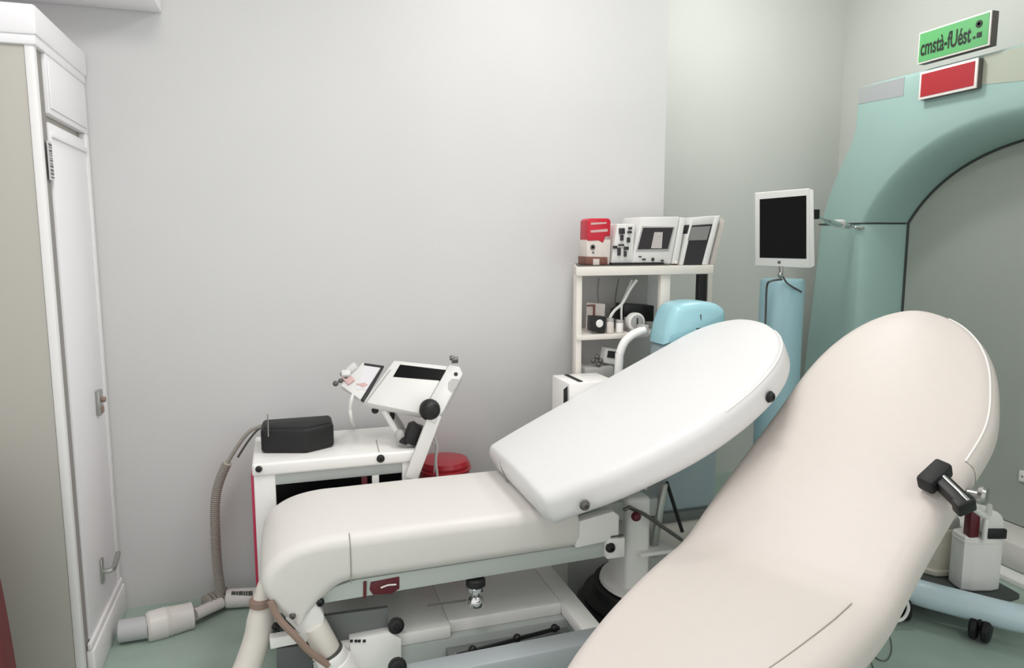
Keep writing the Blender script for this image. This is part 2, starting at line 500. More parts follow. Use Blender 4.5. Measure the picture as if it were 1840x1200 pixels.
for s in (1, -1):
    o = lower(outer_u[0 if s > 0 else -1].y, .16*s); f = lower(fun_u[0 if s > 0 else -1].y, .0*s+.03*s); i_ = lower(inn_u[0 if s > 0 else -1].y, .0)
    obj('lower_cover', gantry_cover(B(), o, f, i_), 'teal', t, angle=60)
# seams between the covers
for s in (0, -1):
    b = B(); a = outer_u[s]; c = fun_u[s]; d = inn_u[s]
    tube(b, [(GX+.0, a.y, ZS), (GX-.001, c.y, ZS)]+[(GX+GD*(1-math.cos(PI/2*k/6))-.001, c.y+(d.y-c.y)*math.sin(PI/2*k/6), ZS) for k in range(1, 7)], .006, 6)
    obj('cover_seam', b, 'gasket', t)
# bore panel and gasket
inn_full = [Vector((0, inn_u[0].y, 0.14))]+list(inn_u)+[Vector((0, inn_u[-1].y, .14))]
b = B(); prism(b, [(GX+GD+.02, p.y, p.z) for p in inn_full], (.02, 0, 0)); obj('bore_panel', b, 'bore', t, False)
b = B(); tube(b, [(GX+GD+.018, p.y+(GC-p.y)*.004, p.z+(1.2-p.z)*.003) for p in inn_full], .009, 8); obj('gasket', b, 'gasket', t)
# threshold
b = B(); box(b, (GX+.06, inn_u[-1].y, 0), (GX+GD+.02, inn_u[0].y, .14), .01); obj('threshold', b, 'pvc', t)
b = B(); box(b, (GX-.1, .5, .0), (GX+.0, 3.5, .03), .004); obj('floor_strip', b, 'paint_white', t)
# plates on the top
def on_g(px, x=GX): return [S(a, c, X=x) for a, c in px]
b = B(); prism(b, on_g([(1543, 158), (1625, 139), (1623, 172), (1542, 187)], GX-.002), (.006, 0, 0)); obj('grey_plate', b, 'plate_grey', t, False)
b = B(); prism(b, on_g([(1768, 100), (1900, 67), (1900, 139), (1764, 152)], GX-.002), (.006, 0, 0)); obj('beige_plate', b, 'plate_beige', t, False)
# socket plate on the bore
GS = GX+GD+.02
p = S(1842, 856, X=GS)
tt = thing('wall_socket', 'small white socket plate on the grey bore panel', 'socket', (GS, p.y, p.z-.035))
obj('plate', box(B(), (GS-.015, p.y-.04, p.z-.03), (GS-.0005, p.y+.025, p.z+.03), .003), 'bottle', tt)
b = B(); [cyl(b, (GS-.016, p.y+dy, p.z), (GS-.01, p.y+dy, p.z), .006, 10) for dy in (.004, -.016)]; obj('pin_hole', b, 'panel_dark', tt)

# signs
def sign(name, label, px, x, th, face_m, inset):
    pts = [S(a, c, X=x) for a, c in px]
    base = Vector((x+th/2, sum(p.y for p in pts)/4, min(p.z for p in pts)))
    t = thing(name, label, 'sign', base)
    ys = [p.y for p in pts]; zs = [p.z for p in pts]
    ya, yb, za, zb = (pts[0].y+pts[3].y)/2, (pts[1].y+pts[2].y)/2, (pts[2].z+pts[3].z)/2, (pts[0].z+pts[1].z)/2
    obj('backing', box(B(), (x+.003, yb, za), (x+th, ya, zb), .003), 'sign_side', t)
    obj('frame', box(B(), (x-.002, yb, za), (x+.006, ya, zb), .002), 'sign_frame', t)
    obj('face', box(B(), (x-.004, yb+inset, za+inset), (x+.004, ya-inset, zb-inset)), face_m, t, False)
    return t, ya-inset, yb+inset, za+inset, zb-inset
def text_mesh(body, size):
    cu = bpy.data.curves.new('txt', 'FONT'); cu.body = body; cu.size = size; cu.extrude = .0008; cu.offset = .002
    o = bpy.data.objects.new('txt', cu); COL.objects.link(o)
    dg = bpy.context.evaluated_depsgraph_get(); me = bpy.data.meshes.new_from_object(o.evaluated_get(dg))
    bpy.data.objects.remove(o); bpy.data.curves.remove(cu)
    b = B(); b.from_mesh(me); bpy.data.meshes.remove(me); return b
def put_text(b, x, y_start, width, z0, height, shear=0):
    xs = [v.co.x for v in b.verts]; ys = [v.co.y for v in b.verts]
    x0, x1, y0, y1 = min(xs), max(xs), min(ys), max(ys)
    for v in b.verts:
        u = (v.co.x-x0)/(x1-x0); h = (v.co.y-y0)/(y1-y0)
        v.co = Vector((x-.0006-(.0008 if v.co.z > 0 else 0), y_start-width*u, z0+height*h+shear*u*width))
    return b
SX = GX-.05
t, ya, yb, za, zb = sign('green_sign', 'green sign with black lettering above the red sign on the scanner', [(1652, 58), (1781, 20), (1779, 82), (1649, 115)], SX, .05, 'sign_green', .008)
wd = ya-yb; hg = zb-za
txt = obj('lettering', put_text(text_mesh('cmst\u00e0-fU\u00e9st', .1), SX-.004, ya-.03*wd, wd*.74, za+hg*.2, hg*.58), 'ink', t, False)
b = B(); lathe(b, (SX-.0045, yb+wd*.13, za+hg*.72), [(hg*.12, 0), (hg*.12, .002), (hg*.05, .002), (hg*.05, 0)], 18, (-1, 0, 0)); obj('emblem_ring', b, 'ink', t, False)
obj('emblem_block', box(B(), (SX-.006, yb+wd*.085, za+hg*.28), (SX-.004, yb+wd*.15, za+hg*.45)), 'ink', t, False)
obj('emblem_mark', box(B(), (SX-.006, yb+wd*.17, za+hg*.28), (SX-.004, yb+wd*.2, za+hg*.36)), 'ink', t, False)
sign('red_sign', 'plain red sign with a white frame below the green sign', [(1653, 130), (1757, 104), (1755, 160), (1651, 178)], SX+.01, .0375, 'sign_red', .014)

# ================================================================== treatment bed at the back
FY, RY = 2.443, 2.97
t = thing('treatment_bed', 'white treatment bed with raised rounded backrest beside the white cart', 'treatment bed', (.75, 2.7, 0))
BED1 = t
ZZ1 = Vector((0, 0, 1))
seat_prof = [(.20, .52), (1.035, .53), (1.045, .56), (1.04, .66), (1.0, .69), (.6, .69), (.20, .685)]
SEAT = [((1.047, .668), (1.047, .548)), ((1.044, .680), (1.045, .537)), ((1.035, .688), (1.038, .530)), ((1.02, .692), (1.025, .527)), ((.8, .693), (.8, .524)), ((.5, .693), (.5, .52)), ((.194, .690), (.194, .516))]
FOOT = [((.194, .690), (.194, .516)), ((.12, .689), (.175, .513)), ((.05, .680), (.158, .508)), ((-.01, .662), (.142, .50)), ((-.06, .632), (.126, .488)), ((-.094, .59), (.112, .476)), ((-.102, .545), (.102, .467)), ((-.085, .5), (.093, .459)), ((-.055, .45), (.082, .449)), ((-.02, .408), (.064, .436)), ((.0, .392), (.04, .42)), ((.012, .392), (.024, .408))]
YA, YZ = FY-.014, RY+.016
seat = obj('seat_cushion', sections(B(), SEAT, YA, YZ, .045), 'leather_seat', t, angle=60)
foot = obj('foot_cushion', sections(B(), dense(FOOT, 5), YA, YZ, .045), 'leather_seat', t, angle=60)
b = B(); tube(b, [(.194, YA-.001, .52), (.194, YA-.001, .56), (.194, YA-.001, .645), (.194, YA+.004, .665), (.194, YA+.014, .680), (.194, YA+.03, .6885)], .0022, 6); obj('cross_seam', b, 'seam', seat)
# backrest, swept along its length
TB = math.radians(25)
B0 = Vector((.823, 2.97, .805)); UB = Vector((math.cos(TB), 0, math.sin(TB))); NB = Vector((-math.sin(TB), 0, math.cos(TB))); VB = Vector((0, -1, 0))
path1 = lambda s: (UB*s, NB)
TL1 = [(0, .01), (.02, .0), (.15, -.012), (.46, -.015), (.8, -.015), (1.3, -.01)]
TR1 = [(0, .66), (.012, .685), (.035, .70), (.1, .725), (.25, .785), (.46, .83), (.65, .845), (1.3, .845)]
DOME1 = (.25, 1.04, .46)
b = B(); cushion(b, B0, path1, VB, TL1, TR1, 0, 1.285, .135, .05, n=90, crown=.012, r1=.03, dome=DOME1)
back = obj('backrest', b, 'leather', t, angle=60)
def on_back(s, v, h=0): return B0+UB*s+VB*v+NB*h
b = B(); pts = []
for k in range(30):
    s = .72+.535*math.sin(PI/2*k/29); vr = .25+.595*(1-((s-.46)/.825)**2.3)**(1/2.3); pts.append(on_back(s, vr-.011, -.017))
tube(b, pts, .0035, 6); obj('piping', b, 'piping', back)
b = B(); tube(b, smooth_path([on_back(-.003, .2, -.12), on_back(-.002, .2, -.06), on_back(.006, .2, -.02), on_back(.014, .2, -.008)], 5), .003, 6); obj('panel_seam', b, 'seam', back)
# support plate under backrest
b = B(); slab(b, [(.1, .1), (.95, .1), (1.1, .25), (1.1, .5), (.95, .66), (.1, .66)], B0-NB*.14, UB, VB, NB, .03, .008, 1, 60); obj('back_plate', b, 'paint_grey', t)
# rails
for y in (FY+.015, RY-.05):
    b = B(); prism(b, [(.06, y, .445), (1.225, y, .468), (1.225, y, .545), (1.05, y, .528), (.21, y, .515), (.14, y, .50)], (0, .035, 0), .003); obj('side_rail', b, 'rail', t)
b = B(); box(b, (.15, FY+.05, .47), (1.2, RY-.05, .515)); obj('seat_pan', b, 'paint_grey', t, False)
# hinge block
b = B(); prism(b, [(1.036, FY-.012, .532), (1.215, FY-.012, .545), (1.215, FY-.012, .64), (1.19, FY-.012, .66), (1.036, FY-.012, .635)], (0, .05, 0), .004); obj('hinge_block', b, 'paint_white', t)
b = B(); box(b, (1.165, FY-.016, .47), (1.24, FY+.03, .55), .004); obj('pivot_block', b, 'paint_white', t)
bolt(t, S(1097, 984, Y=FY-.017), (0, -1, 0), .016, 'black')
bolt(t, on_back(.13, .752, -.082), (0, -1, -.1), .015, 'steel_dark')
bolt(t, on_back(.93, .775, -.08), (.4, -1, -.1), .018, 'black_soft')
bolt(t, S(526, 1106, Y=FY-.012), (0, -1, 0), .009, 'steel_dark')
bolt(t, S(575, 1082, Y=FY-.0), (0, -1, 0), .012, 'black')
b = B(); box(b, (1.18, FY-.018, .556), (1.232, FY-.008, .562)); obj('bracket_slot', b, 'steel_dark', t, False)
# red reflector window and lever on the rail
p = S(690, 1052, Y=FY+.01)
b = B(); prism(b, [S(x, y, Y=FY+.012) for x, y in ((666, 1046), (718, 1036), (718, 1058), (704, 1067), (670, 1069), (664, 1060))], (0, .012, 0), .003); win = lab(obj('rail_window', b, 'maroon', t), 'dark red glossy window')
b = B(); tube(b, [S(684, 1056, Y=FY+.01), S(697, 1051, Y=FY+.01), S(712, 1050, Y=FY+.01)], .003, 6); obj('window_glint', b, 'piping', win)  # pale strip stands for a light reflection on the red window
b = B(); prism(b, [S(x, y, Y=FY+.008) for x, y in ((653, 1046), (659, 1045), (658, 1074), (653, 1075))], (0, .02, 0), .001); obj('rail_band', b, 'maroon', t)
p = S(855, 1070, Y=FY+.03)
b = B(); lathe(b, p+Vector((0, 0, -.045)), [(.012, 0), (.026, .006), (.030, .02), (.027, .035), (.018, .045), (.020, .055), (.034, .07), (.036, .085), (.03, .09)], 20); k_ = lab(obj('adjuster_knob', b, 'chrome', t), 'chrome bulb shaped knob')
b = B(); lathe(b, p+Vector((0, 0, .035)), [(.03, 0), (.037, .01), (.036, .03), (.03, .036)], 20); obj('knob_cap', b, 'black_soft', k_)
b = B(); tube(b, [S(768, 1088, Y=FY+.06), S(838, 1078, Y=FY+.06)], .003, 6); obj('adjuster_rod', b, 'steel_dark', t)
# pedestal column with black bellows foot
cx, cy = 1.42, 2.62
b = B(); box(b, (cx-.12, cy-.09, .26), (cx-.01, cy+.09, .66), .02, 3); obj('column', b, 'paint_white', t)
b = B(); lathe(b, (cx+.05, cy, .245), [(.21, 0), (.225, .008), (.22, .022), (.17, .034), (.14, .06), (.12, .07)], 36); obj('column_flange', b, 'paint_white', t)
b = B(); lathe(b, (cx+.05, cy, 0), [(.32, 0), (.34, .02), (.345, .09), (.32, .11), (.325, .14), (.29, .17), (.295, .19), (.26, .215), (.25, .245)], 40); obj('bellows_foot', b, 'black_soft', t)
b = B(); box(b, (1.05, cy-.06, .56), (cx+.04, cy+.06, .64), .01); obj('lift_beam', b, 'paint_grey', t)
# prop struts under the backrest
b = B(); obox(b, (S(1193, 868, Y=2.56)+S(1172, 1000, Y=2.56))/2, (.024, .028, (S(1193, 868, Y=2.56)-S(1172, 1000, Y=2.56)).length), frame_of(S(1193, 868, Y=2.56)-S(1172, 1000, Y=2.56)), .003); obj('prop_strut', b, 'steel', t)
b = B(); tube(b, [S(1198, 866, Y=2.6), S(1226, 955, Y=2.6)], .008, 10); obj('gas_spring', b, 'black', t)
b = B(); tube(b, [S(1121, 916, Y=2.5), S(1130, 911, Y=2.5), S(1158, 924, Y=2.5), S(1225, 970, Y=2.52)], .008, 8); lev = obj('release_lever', b, 'steel_dark', t)
b = B(); ball(b, S(1143, 928, Y=2.48), .02, (1, 1, .95)); lab(obj('lever_knob', b, 'maroon', lev), 'dark red knob')
b = B(); box(b, S(1152, 1003, Y=2.5), S(1152, 1003, Y=2.5)+Vector((.16, .1, .018)), .006); obj('step_plate', b, 'paint_white', t)
# chassis
CZ = .262
t2 = t
b = B(); box(b, (.05, 2.50, CZ-.05), (.56, 2.9, CZ), .006); box(b, (.56, 2.535, CZ-.05), (1.02, 2.9, CZ), .006); box(b, (1.02, 2.33, CZ-.05), (1.1, 2.9, CZ), .006)
obj('chassis_top', b, 'paint_white', t)
b = B(); box(b, (.54, 2.33, CZ-.12), (1.03, 2.55, CZ-.085)); obj('slot_floor', b, 'panel_dark', t, False)
b = B(); tube(b, [(.56, 2.40, CZ-.06), (.98, 2.46, CZ-.06)], .008, 8)
for k in (.62, .8, .96): ball(b, (k, 2.40+(k-.56)*.14, CZ-.055), .016, (1, 1, 1), 10, 6)
obj('slot_rod', b, 'black', t)
b = B(); prism(b, [(.36, 2.34, .10), (.36, 2.34, .245), (1.12, 2.34, .26), (1.12, 2.34, .12)], (0, -.10, 0), .012); obj('front_beam', b, 'beam', t)
b = B(); box(b, (.05, 2.5, .04), (1.08, 2.9, CZ-.05), .006); obj('chassis_body', b, 'paint_grey', t)
b = B(); prism(b, [S(x, y, Y=2.52) for x, y in ((575, 1108), (697, 1092), (699, 1142), (600, 1158))], (0, .02, 0), .002); obj('control_panel', b, 'panel_dark', t)
b = B(); prism(b, [S(x, y, Y=2.5) for x, y in ((497, 1166), (560, 1158), (566, 1215), (497, 1222))], (0, .02, 0), .002); obj('lower_panel', b, 'panel_darker', t)
b = B(); prism(b, [S(x, y, Y=2.5) for x, y in ((484, 1148), (560, 1135), (560, 1152), (486, 1167))], (0, .04, 0), .004); obj('lower_ledge', b, 'paint_white', t)
b = B(); prism(b, [S(x, y, Y=2.48) for x, y in ((628, 1150), (700, 1136), (722, 1148), (722, 1215), (632, 1222))], (0, .05, 0), .006); obj('control_housing', b, 'paint_white', t)
b = B()
for x in (632, 640, 646, 655): box(b, S(x, 1151, Y=2.478)-Vector((.006, .002, .006)), S(x, 1151, Y=2.478)+Vector((.004, .002, .004)), .001)
obj('control_print', b, 'black', t)
bolt(t, S(712, 1124, Y=2.49), (0, -1, .2), .024, 'black', 'castor_bolt')
bolt(t, S(496, 1126, Y=2.5), (0, -1, 0), .012, 'black')
bolt(t, S(714, 1198, Y=2.32), (0, -1, .2), .026, 'black', 'castor_bolt')
for x in (.15, 1.02):
    for y in (2.56, 2.84):
        b = B(); lathe(b, (x, y, 0), [(.03, 0), (.035, .008), (.03, .03), (.016, .04), (.016, .06)], 16); obj('foot', b, 'black', t)
# bent leg tube with strap
b = B(); tube(b, smooth_path([S(474, 1045, Y=2.6), S(470, 1090, Y=2.6), S(464, 1140, Y=2.58), S(444, 1200, Y=2.54), S(425, 1240, Y=2.5), (-.22, 2.48, .03)], 8), .045, 18, rf=lambda i: .018+.03*min(1, i/12)); leg = obj('leg_tube', b, 'paint_warm', t)
b = B(); lathe(b, S(469, 1081, Y=2.595), [(.036, -.014), (.041, -.01), (.041, .01), (.036, .014)], 18); obj('clamp_ring', b, 'strap', leg)
b = B(); pp = smooth_path([S(486, 1080, Y=2.43), S(500, 1110, Y=2.42), S(530, 1142, Y=2.41), S(556, 1170, Y=2.41), S(590, 1195, Y=2.42)], 6)
tube(b, pp, .012, 8); obj('strap', b, 'strap', t)
ax = (S(598, 1190, Y=2.47)-S(545, 1105, Y=2.47)).normalized()
b = B(); prism(b, [S(x, y, Y=2.44) for x, y in ((512, 1112), (570, 1080), (583, 1108), (582, 1122), (552, 1152))], (0, .06, 0), .006); obj('foot_bracket', b, 'paint_white', t)
b = B(); cyl(b, S(563, 1120, Y=2.47), S(602, 1192, Y=2.47), .044, 22, .004); obj('strut_cylinder', b, 'paint_warm', t)
b = B(); cyl(b, S(592, 1172, Y=2.47), S(601, 1190, Y=2.47), .056, 22, .006); cyl(b, S(600, 1187, Y=2.47), S(650, 1285, Y=2.47), .062, 22, .004); obj('strut_sleeve', b, 'paint_white', t)
b = B(); cyl(b, S(590, 1168, Y=2.47), S(593.5, 1174, Y=2.47), .049, 22); obj('strut_ring', b, 'steel_dark', t)

# ================================================================== cream treatment bed in front
TH2, TB2 = math.radians(26), math.radians(32)
H2 = S(1220, 960, Z=.68)
U2 = Vector((math.cos(TH2), math.sin(TH2), 0)); V2 = Vector((math.sin(TH2), -math.cos(TH2), 0)); ZZ = Vector((0, 0, 1))
_st = []; _p = Vector((0, 0)); N_ = 800; S0, S1 = -1.35, 1.42
def ang2(s):
    k = min(1, max(0, (s+.10)/.20)); k = k*k*(3-2*k)
    d = min(1, max(0, (-s-.98)/.2)); d = d*d*(3-2*d)
    return TB2*k+math.radians(62)*d
ds = .002
def _integ():
    tab = {}
    p = Vector((0, 0)); s = 0.0; tab[0] = p.copy()
    i = 0
    while s < 1.6:
        a = ang2(s+ds/2); p = p+Vector((math.cos(a), math.sin(a)))*ds; s += ds; i += 1; tab[i] = p.copy()
    p = Vector((0, 0)); s = 0.0; i = 0
    while s > -1.6:
        a = ang2(s-ds/2); p = p-Vector((math.cos(a), math.sin(a)))*ds; s -= ds; i -= 1; tab[i] = p.copy()
    return tab
TAB2 = _integ()
def path2(s):
    f = s/ds; i = int(math.floor(f)); q = TAB2[i].lerp(TAB2[i+1], f-i); a = ang2(s)
    return U2*q.x+ZZ*q.y, -U2*math.sin(a)+ZZ*math.cos(a)
TL2 = [(S0, .30), (-1.2, .275), (-.95, .25), (-.865, .225), (-.75, .18), (-.514, .105), (-.2, .03), (0, .0), (.31, .005), (.728, .03), (1.45, .05)]
TR2 = [(S0, .64), (-.9, .665), (-.5, .69), (-.2, .695), (0, .69), (.263, .705), (.574, .735), (.784, .755), (1.0, .73), (1.45, .69)]
DOME2 = (.34, .84, .84)
def vr2(s):
    v = interp(TR2, s)
    return v if s < .84 else .34+(v-.34)*max(0, 1-((s-.84)/(1.40-.84))**2.3)**(1/2.3)
t = thing('treatment_bed', 'cream treatment bed with high rounded backrest and black handpiece on its edge', 'treatment bed', (H2.x-.1, H2.y-.3, 0))
b = B(); cushion(b, H2, path2, V2, TL2, TR2, S0, 1.40, .15, .062, n=130, crown=.012, r1=.035, dome=DOME2)
cu = obj('cushion', b, 'leather_cream', t, angle=70)
def on2(s, v, h=0):
    c, n = path2(s); return H2+c+V2*v+n*h
b = B(); pts = [on2(s, vr2(s)-.024, -.012) for s in [.62+.745*math.sin(PI/2*k/34) for k in range(35)]]
tube(b, pts, .0032, 6); obj('piping', b, 'piping', cu)
b = B(); pts = [on2(s, interp(TR2, s)-d, h) for s, d, h in ((.62, .024, -.012), (.62, .006, -.034), (.618, .0, -.06), (.615, .0, -.1))]; tube(b, pts, .0022, 6); obj('side_seam', b, 'seam', cu)
b = B(); pts = [on2(-.05+(-.75)*k/20, interp(TR2, -.05-.75*k/20)-.085-.02*k/20, .003) for k in range(21)]; tube(b, pts, .002, 6); obj('seat_seam', b, 'seam', cu)
# frame, column and base
for v in (.12, .56):
    b = B(); prism(b, [on2(-.85, v, -.15), on2(-.1, v, -.15), on2(-.1, v, -.20), on2(-.85, v, -.20)], V2*.04, .003)
    obj('seat_rail', b, 'rail', t)
b = B(); slab(b, [(.1, .12), (.9, .14), (1.1, .28), (1.1, .5), (.9, .62), (.1, .58)], on2(.0, 0, -.155)-path2(0)[0]*0, (path2(.5)[0]-path2(.2)[0]).normalized(), V2, path2(.5)[1], .03, .008, 1, 60); obj('back_plate', b, 'paint_grey', t)
c2 = H2+U2*-.3+V2*.34; c2.z = 0
b = B(); obox(b, c2+Vector((0, 0, .29)), (.22, .2, .46), (U2, -V2, ZZ), .03, 3); obj('column', b, 'paint_white', t)
b = B(); obox(b, c2+Vector((0, 0, .06))-U2*.05, (.9, .5, .09), (U2, -V2, ZZ), .03, 3); obj('base', b, 'paint_white', t)
for du in (-.4, .3):
    for dv in (-.2, .2):
        b = B(); lathe(b, c2+U2*du+V2*dv, [(.03, 0), (.035, .01), (.03, .02), (.02, .03)], 14); obj('foot', b, 'black', t)
# chrome knob on the far edge
p = SP(1738, 884, on2(.6, .735, -.1), V2)
b = B(); lathe(b, p, [(.012, 0), (.012, .03), (.026, .032), (.03, .045), (.026, .055), (.014, .057)], 18, V2); obj('edge_knob', b, 'steel', t)
# handpiece clipped on the edge
def hp(): pass
pa = on2(.66, .57, .02); pn = path2(.6)[1]
A1 = SP(1688, 862, on2(.62, .62, .035), pn); A2 = SP(1732, 905, on2(.55, .72, .03), pn)
dirh = (A2-A1).normalized(); sidev = dirh.cross(pn).normalized()
t = thing('handpiece', 'black handpiece with silver strip lying on the cream bed edge', 'handpiece', A2-pn*.02)
b = B(); obox(b, A1.lerp(A2, .42), (.16, .048, .045), (dirh, sidev, pn), .008, 2); obj('grip', b, 'black', t)
b = B(); obox(b, A1.lerp(A2, .42)+pn*.022-sidev*.008, (.15, .010, .008), (dirh, sidev, pn), .002); obj('silver_strip', b, 'chrome', t)
hd = SP(1682, 862, on2(.62, .62, .035), pn)
hx = (SP(1664, 872, hd, pn)-SP(1696, 842, hd, pn)).normalized(); hy = pn.cross(hx).normalized()
b = B(); obox(b, SP(1680, 858, hd, pn)+pn*.006, (.105, .055, .055), (hx, hy, pn), .01, 2); obj('head', b, 'black_soft', t)
b = B(); obox(b, A1.lerp(A2, 1.0)-pn*.004, (.035, .058, .05), (dirh, sidev, pn), .006, 2); obj('end_cap', b, 'black', t)
HP_END = A2.copy()

# ================================================================== equipment cart
CXa, CXb, CYa, CYb, CT = -.135, .545, 3.05, 3.49, .79
t = thing('equipment_cart', 'white equipment cart with red side panel and black window', 'cart', ((CXa+CXb)/2, (CYa+CYb)/2, 0))
b = B(); prism(b, [(CXa-.005, CYa-.01, CT-.05), (CXb+.02, CYa-.01, CT-.05), (CXb+.02, CYa-.01, CT-.008), (CXb, CYa+.02, CT), (CXa+.01, CYa+.02, CT), (CXa-.005, CYa-.01, CT-.008)], (0, .0001, 0)) if False else box(b, (CXa-.005, CYa-.01, CT-.055), (CXb+.02, CYb, CT), .012, 3)
top = obj('top', b, 'paint_white', t)
for x0, x1 in ((CXa, CXa+.085), (CXb-.07, CXb)):
    for y0, y1 in ((CYa, CYa+.06), (CYb-.07, CYb-.01)):
        obj('post', box(B(), (x0, y0, .09), (x1, y1, CT-.05), .006), 'paint_white', t)
obj('mid_post', box(B(), (.345, CYa+.005, .1), (.375, CYa+.04, CT-.05), .003), 'paint_white', t)
obj('window', box(B(), (CXa+.085, CYa+.02, .12), (CXb-.07, CYa+.03, CT-.09)), 'black_gloss', t, False)
obj('window_header', box(B(), (CXa+.08, CYa+.004, CT-.1), (CXb-.07, CYa+.035, CT-.05), .003), 'paint_grey', t)
b = B(); box(b, (.30, CYa+.012, .2), (.325, CYa+.022, CT-.1), .002); lab(obj('window_stripe', b, 'maroon', t), 'maroon stripe')
obj('cart_body', box(B(), (CXa+.004, CYa+.035, .09), (CXb-.004, CYb-.01, CT-.055)), 'paint_grey', t, False)
b = B(); prism(b, [(CXa-.012, CYa+.03, .24), (CXa-.012, CYb-.01, .24), (CXa-.012, CYb-.01, CT-.06), (CXa-.012, CYa+.03, CT-.06)], (.012, 0, 0), .003); lab(obj('side_panel', b, 'red_panel', t), 'glossy red side panel')
b = B()
for z in (.42, .55, .66): prism(b, [(CXa-.014, CYa+.06, z), (CXa-.014, CYb-.05, z+.03), (CXa-.014, CYb-.05, z+.07), (CXa-.014, CYa+.06, z+.03)], (.003, 0, 0))
obj('side_print', b, 'bag_white', t, False)
bolt(t, S(465, 843, Y=CYa-.012), (0, -1, 0), .011, 'black'); bolt(t, S(684, 824, Y=CYa-.012), (0, -1, 0), .014, 'black_soft')
b = B(); tube(b, [S(676, 790, Z=CT+.001), S(681, 812, Z=CT+.001)], .002, 5); obj('top_seam', b, 'seam', top)
for x in (CXa+.06, CXb-.06):
    for y in (CYa+.06, CYb-.07):
        b = B(); cyl(b, (x-.014, y, .036), (x+.014, y, .036), .036, 18, .005); cyl(b, (x, y, .05), (x, y, .1), .012, 10); obj('castor', b, 'black', t)
# tilting console on an arm
PC = S(740, 700, Y=3.16)
NC = Vector((-.12, -.72, .68)).normalized()
t = thing('control_console', 'tilted white control console with black display on a slanted arm', 'console', (.5, 3.2, CT))
def cp(px, off=0): return [p+NC*off for p in plane_poly(px, PC, NC)]
b = B(); prism(b, cp([(652, 722), (708, 647), (806, 657), (757, 743)]), -NC*.045, .006); con = obj('console_body', b, 'device', t)
b = B(); prism(b, cp([(706, 677), (719, 655), (803, 665), (792, 684)], .001), -NC*.004); lab(obj('display', b, 'black_gloss', con, False), 'black display strip')
b = B(); prism(b, cp([(656, 722), (700, 664), (703, 664), (659, 723)], .0015), -NC*.004); obj('panel_edge', b, 'device_grey', con, False)
# side bar and slanted arm
b = B(); prism(b, cp([(758, 744), (807, 656), (826, 660), (832, 674), (797, 740), (780, 762)], .012), -NC*.05, .008); bar = obj('side_bar', b, 'device', t)
b = B(); prism(b, cp([(805, 690), (812, 683), (825, 684), (820, 698), (811, 708), (805, 702)], .0135), -NC*.004); obj('speaker_grille', b, 'device_grey', bar, False)
b = B(); lathe(b, cp([(819, 675)], .011)[0], [(.009, 0), (.009, .006), (.005, .008)], 12, NC); obj('small_button', b, 'black', bar)
b = B(); q = cp([(817, 651)], .02)[0]; obox(b, q, (.03, .02, .03), frame_of(NC), .004); obox(b, q+Vector((-.014, 0, .01)), (.02, .018, .018), frame_of(NC), .003); obj('clip', b, 'steel_dark', bar)
b = B(); q0, q1 = S(779, 752, Y=3.042), S(738, 860, Y=3.012)
dv = (q1-q0).normalized(); sv = dv.cross(Vector((0, 1, 0))).normalized()
obox(b, (q0+q1)/2-dv*.01, ((q1-q0).length+.02, .058, .022), (dv, sv, dv.cross(sv).normalized()), .005); obj('arm', b, 'device', t)
b = B(); ball(b, cp([(772, 740)], .02)[0], .047, (1, 1, 1.02)); obj('arm_knob', b, 'black', t)
b = B(); q = S(745, 780, Y=3.1); e = (dv*-1, sv, Vector((0, 1, 0)))
obox(b, q+Vector((0, 0, 0)), (.09, .08, .07), e, .014, 2); obox(b, S(725, 790, Y=3.1), (.03, .04, .05), e, .008); obox(b, S(742, 768, Y=3.11), (.05, .02, .05), e, .006); obj('cradle', b, 'black_soft', t)
b = B(); ball(b, S(718, 783, Y=3.1), .026, (.9, .9, 1.1)); obj('cradle_joint', b, 'device_grey', t)
b = B(); tube(b, [S(690, 738, Y=3.16), S(714, 778, Y=3.13)], .013, 10); obj('strut', b, 'device', t)
b = B(); tube(b, [S(699, 738, Y=3.2), S(722, 773, Y=3.2), S(722, 788, Z=CT+.024)], .022, 10); obj('neck', b, 'device_grey', t)
obj('joint_knob', ball(B(), S(674, 737, Y=3.19), .016), 'black_soft', t); obj('joint_knob', ball(B(), S(704, 746, Y=3.19), .018, (.8, 1, 1.6)), 'black_soft', t)
b = B(); tube(b, smooth_path([S(775, 770, Y=3.16), S(785, 800, Y=3.17), S(783, 830, Y=3.17), S(786, 858, Y=3.17), S(784, 900, Y=3.17)], 6), .006, 8); obj('arm_cable', b, 'device', t)
b = B(); tube(b, smooth_path([S(771, 775, Y=3.15), S(776, 795, Y=3.155), S(782, 805, Y=3.155), S(780, 850, Y=3.155)], 6), .003, 6); obj('thin_cable', b, 'device_grey', t)
# clipboard side tablet
t2 = thing('side_tablet', 'small white tablet with black edge and clips beside the console', 'tablet', PC+Vector((-.3, 0, -.1)))
def cq(px, off=0): return cp(px, off)
b = B(); prism(b, cq([(651, 720), (689, 658), (652, 651), (612, 692)]), -NC*.03, .004); tb = obj('tablet_body', b, 'device', t2)
b = B(); prism(b, cq([(648, 719), (685, 660), (690, 658), (654, 722)], .004), -NC*.012, .001); prism(b, cq([(655, 653), (690, 658), (688, 661), (654, 656)], .004), -NC*.012); obj('black_edge', b, 'black', t2)
b = B(); prism(b, cq([(640, 700), (655, 657), (682, 661), (659, 700)], .002), -NC*.003); obj('paper_sheet', b, 'paper', tb, False)
b = B(); prism(b, cq([(640, 690), (656, 688), (661, 692), (652, 697)], .003), -NC*.003); obj('printed_mark', b, 'pinkish', tb, False)
for x, y, r in ((603, 689, .013), (612, 684, .011), (617, 672, .014), (622, 680, .011)): obj('clip', ball(B(), cq([(x, y)], .0)[0], r), 'steel_dark', t2)
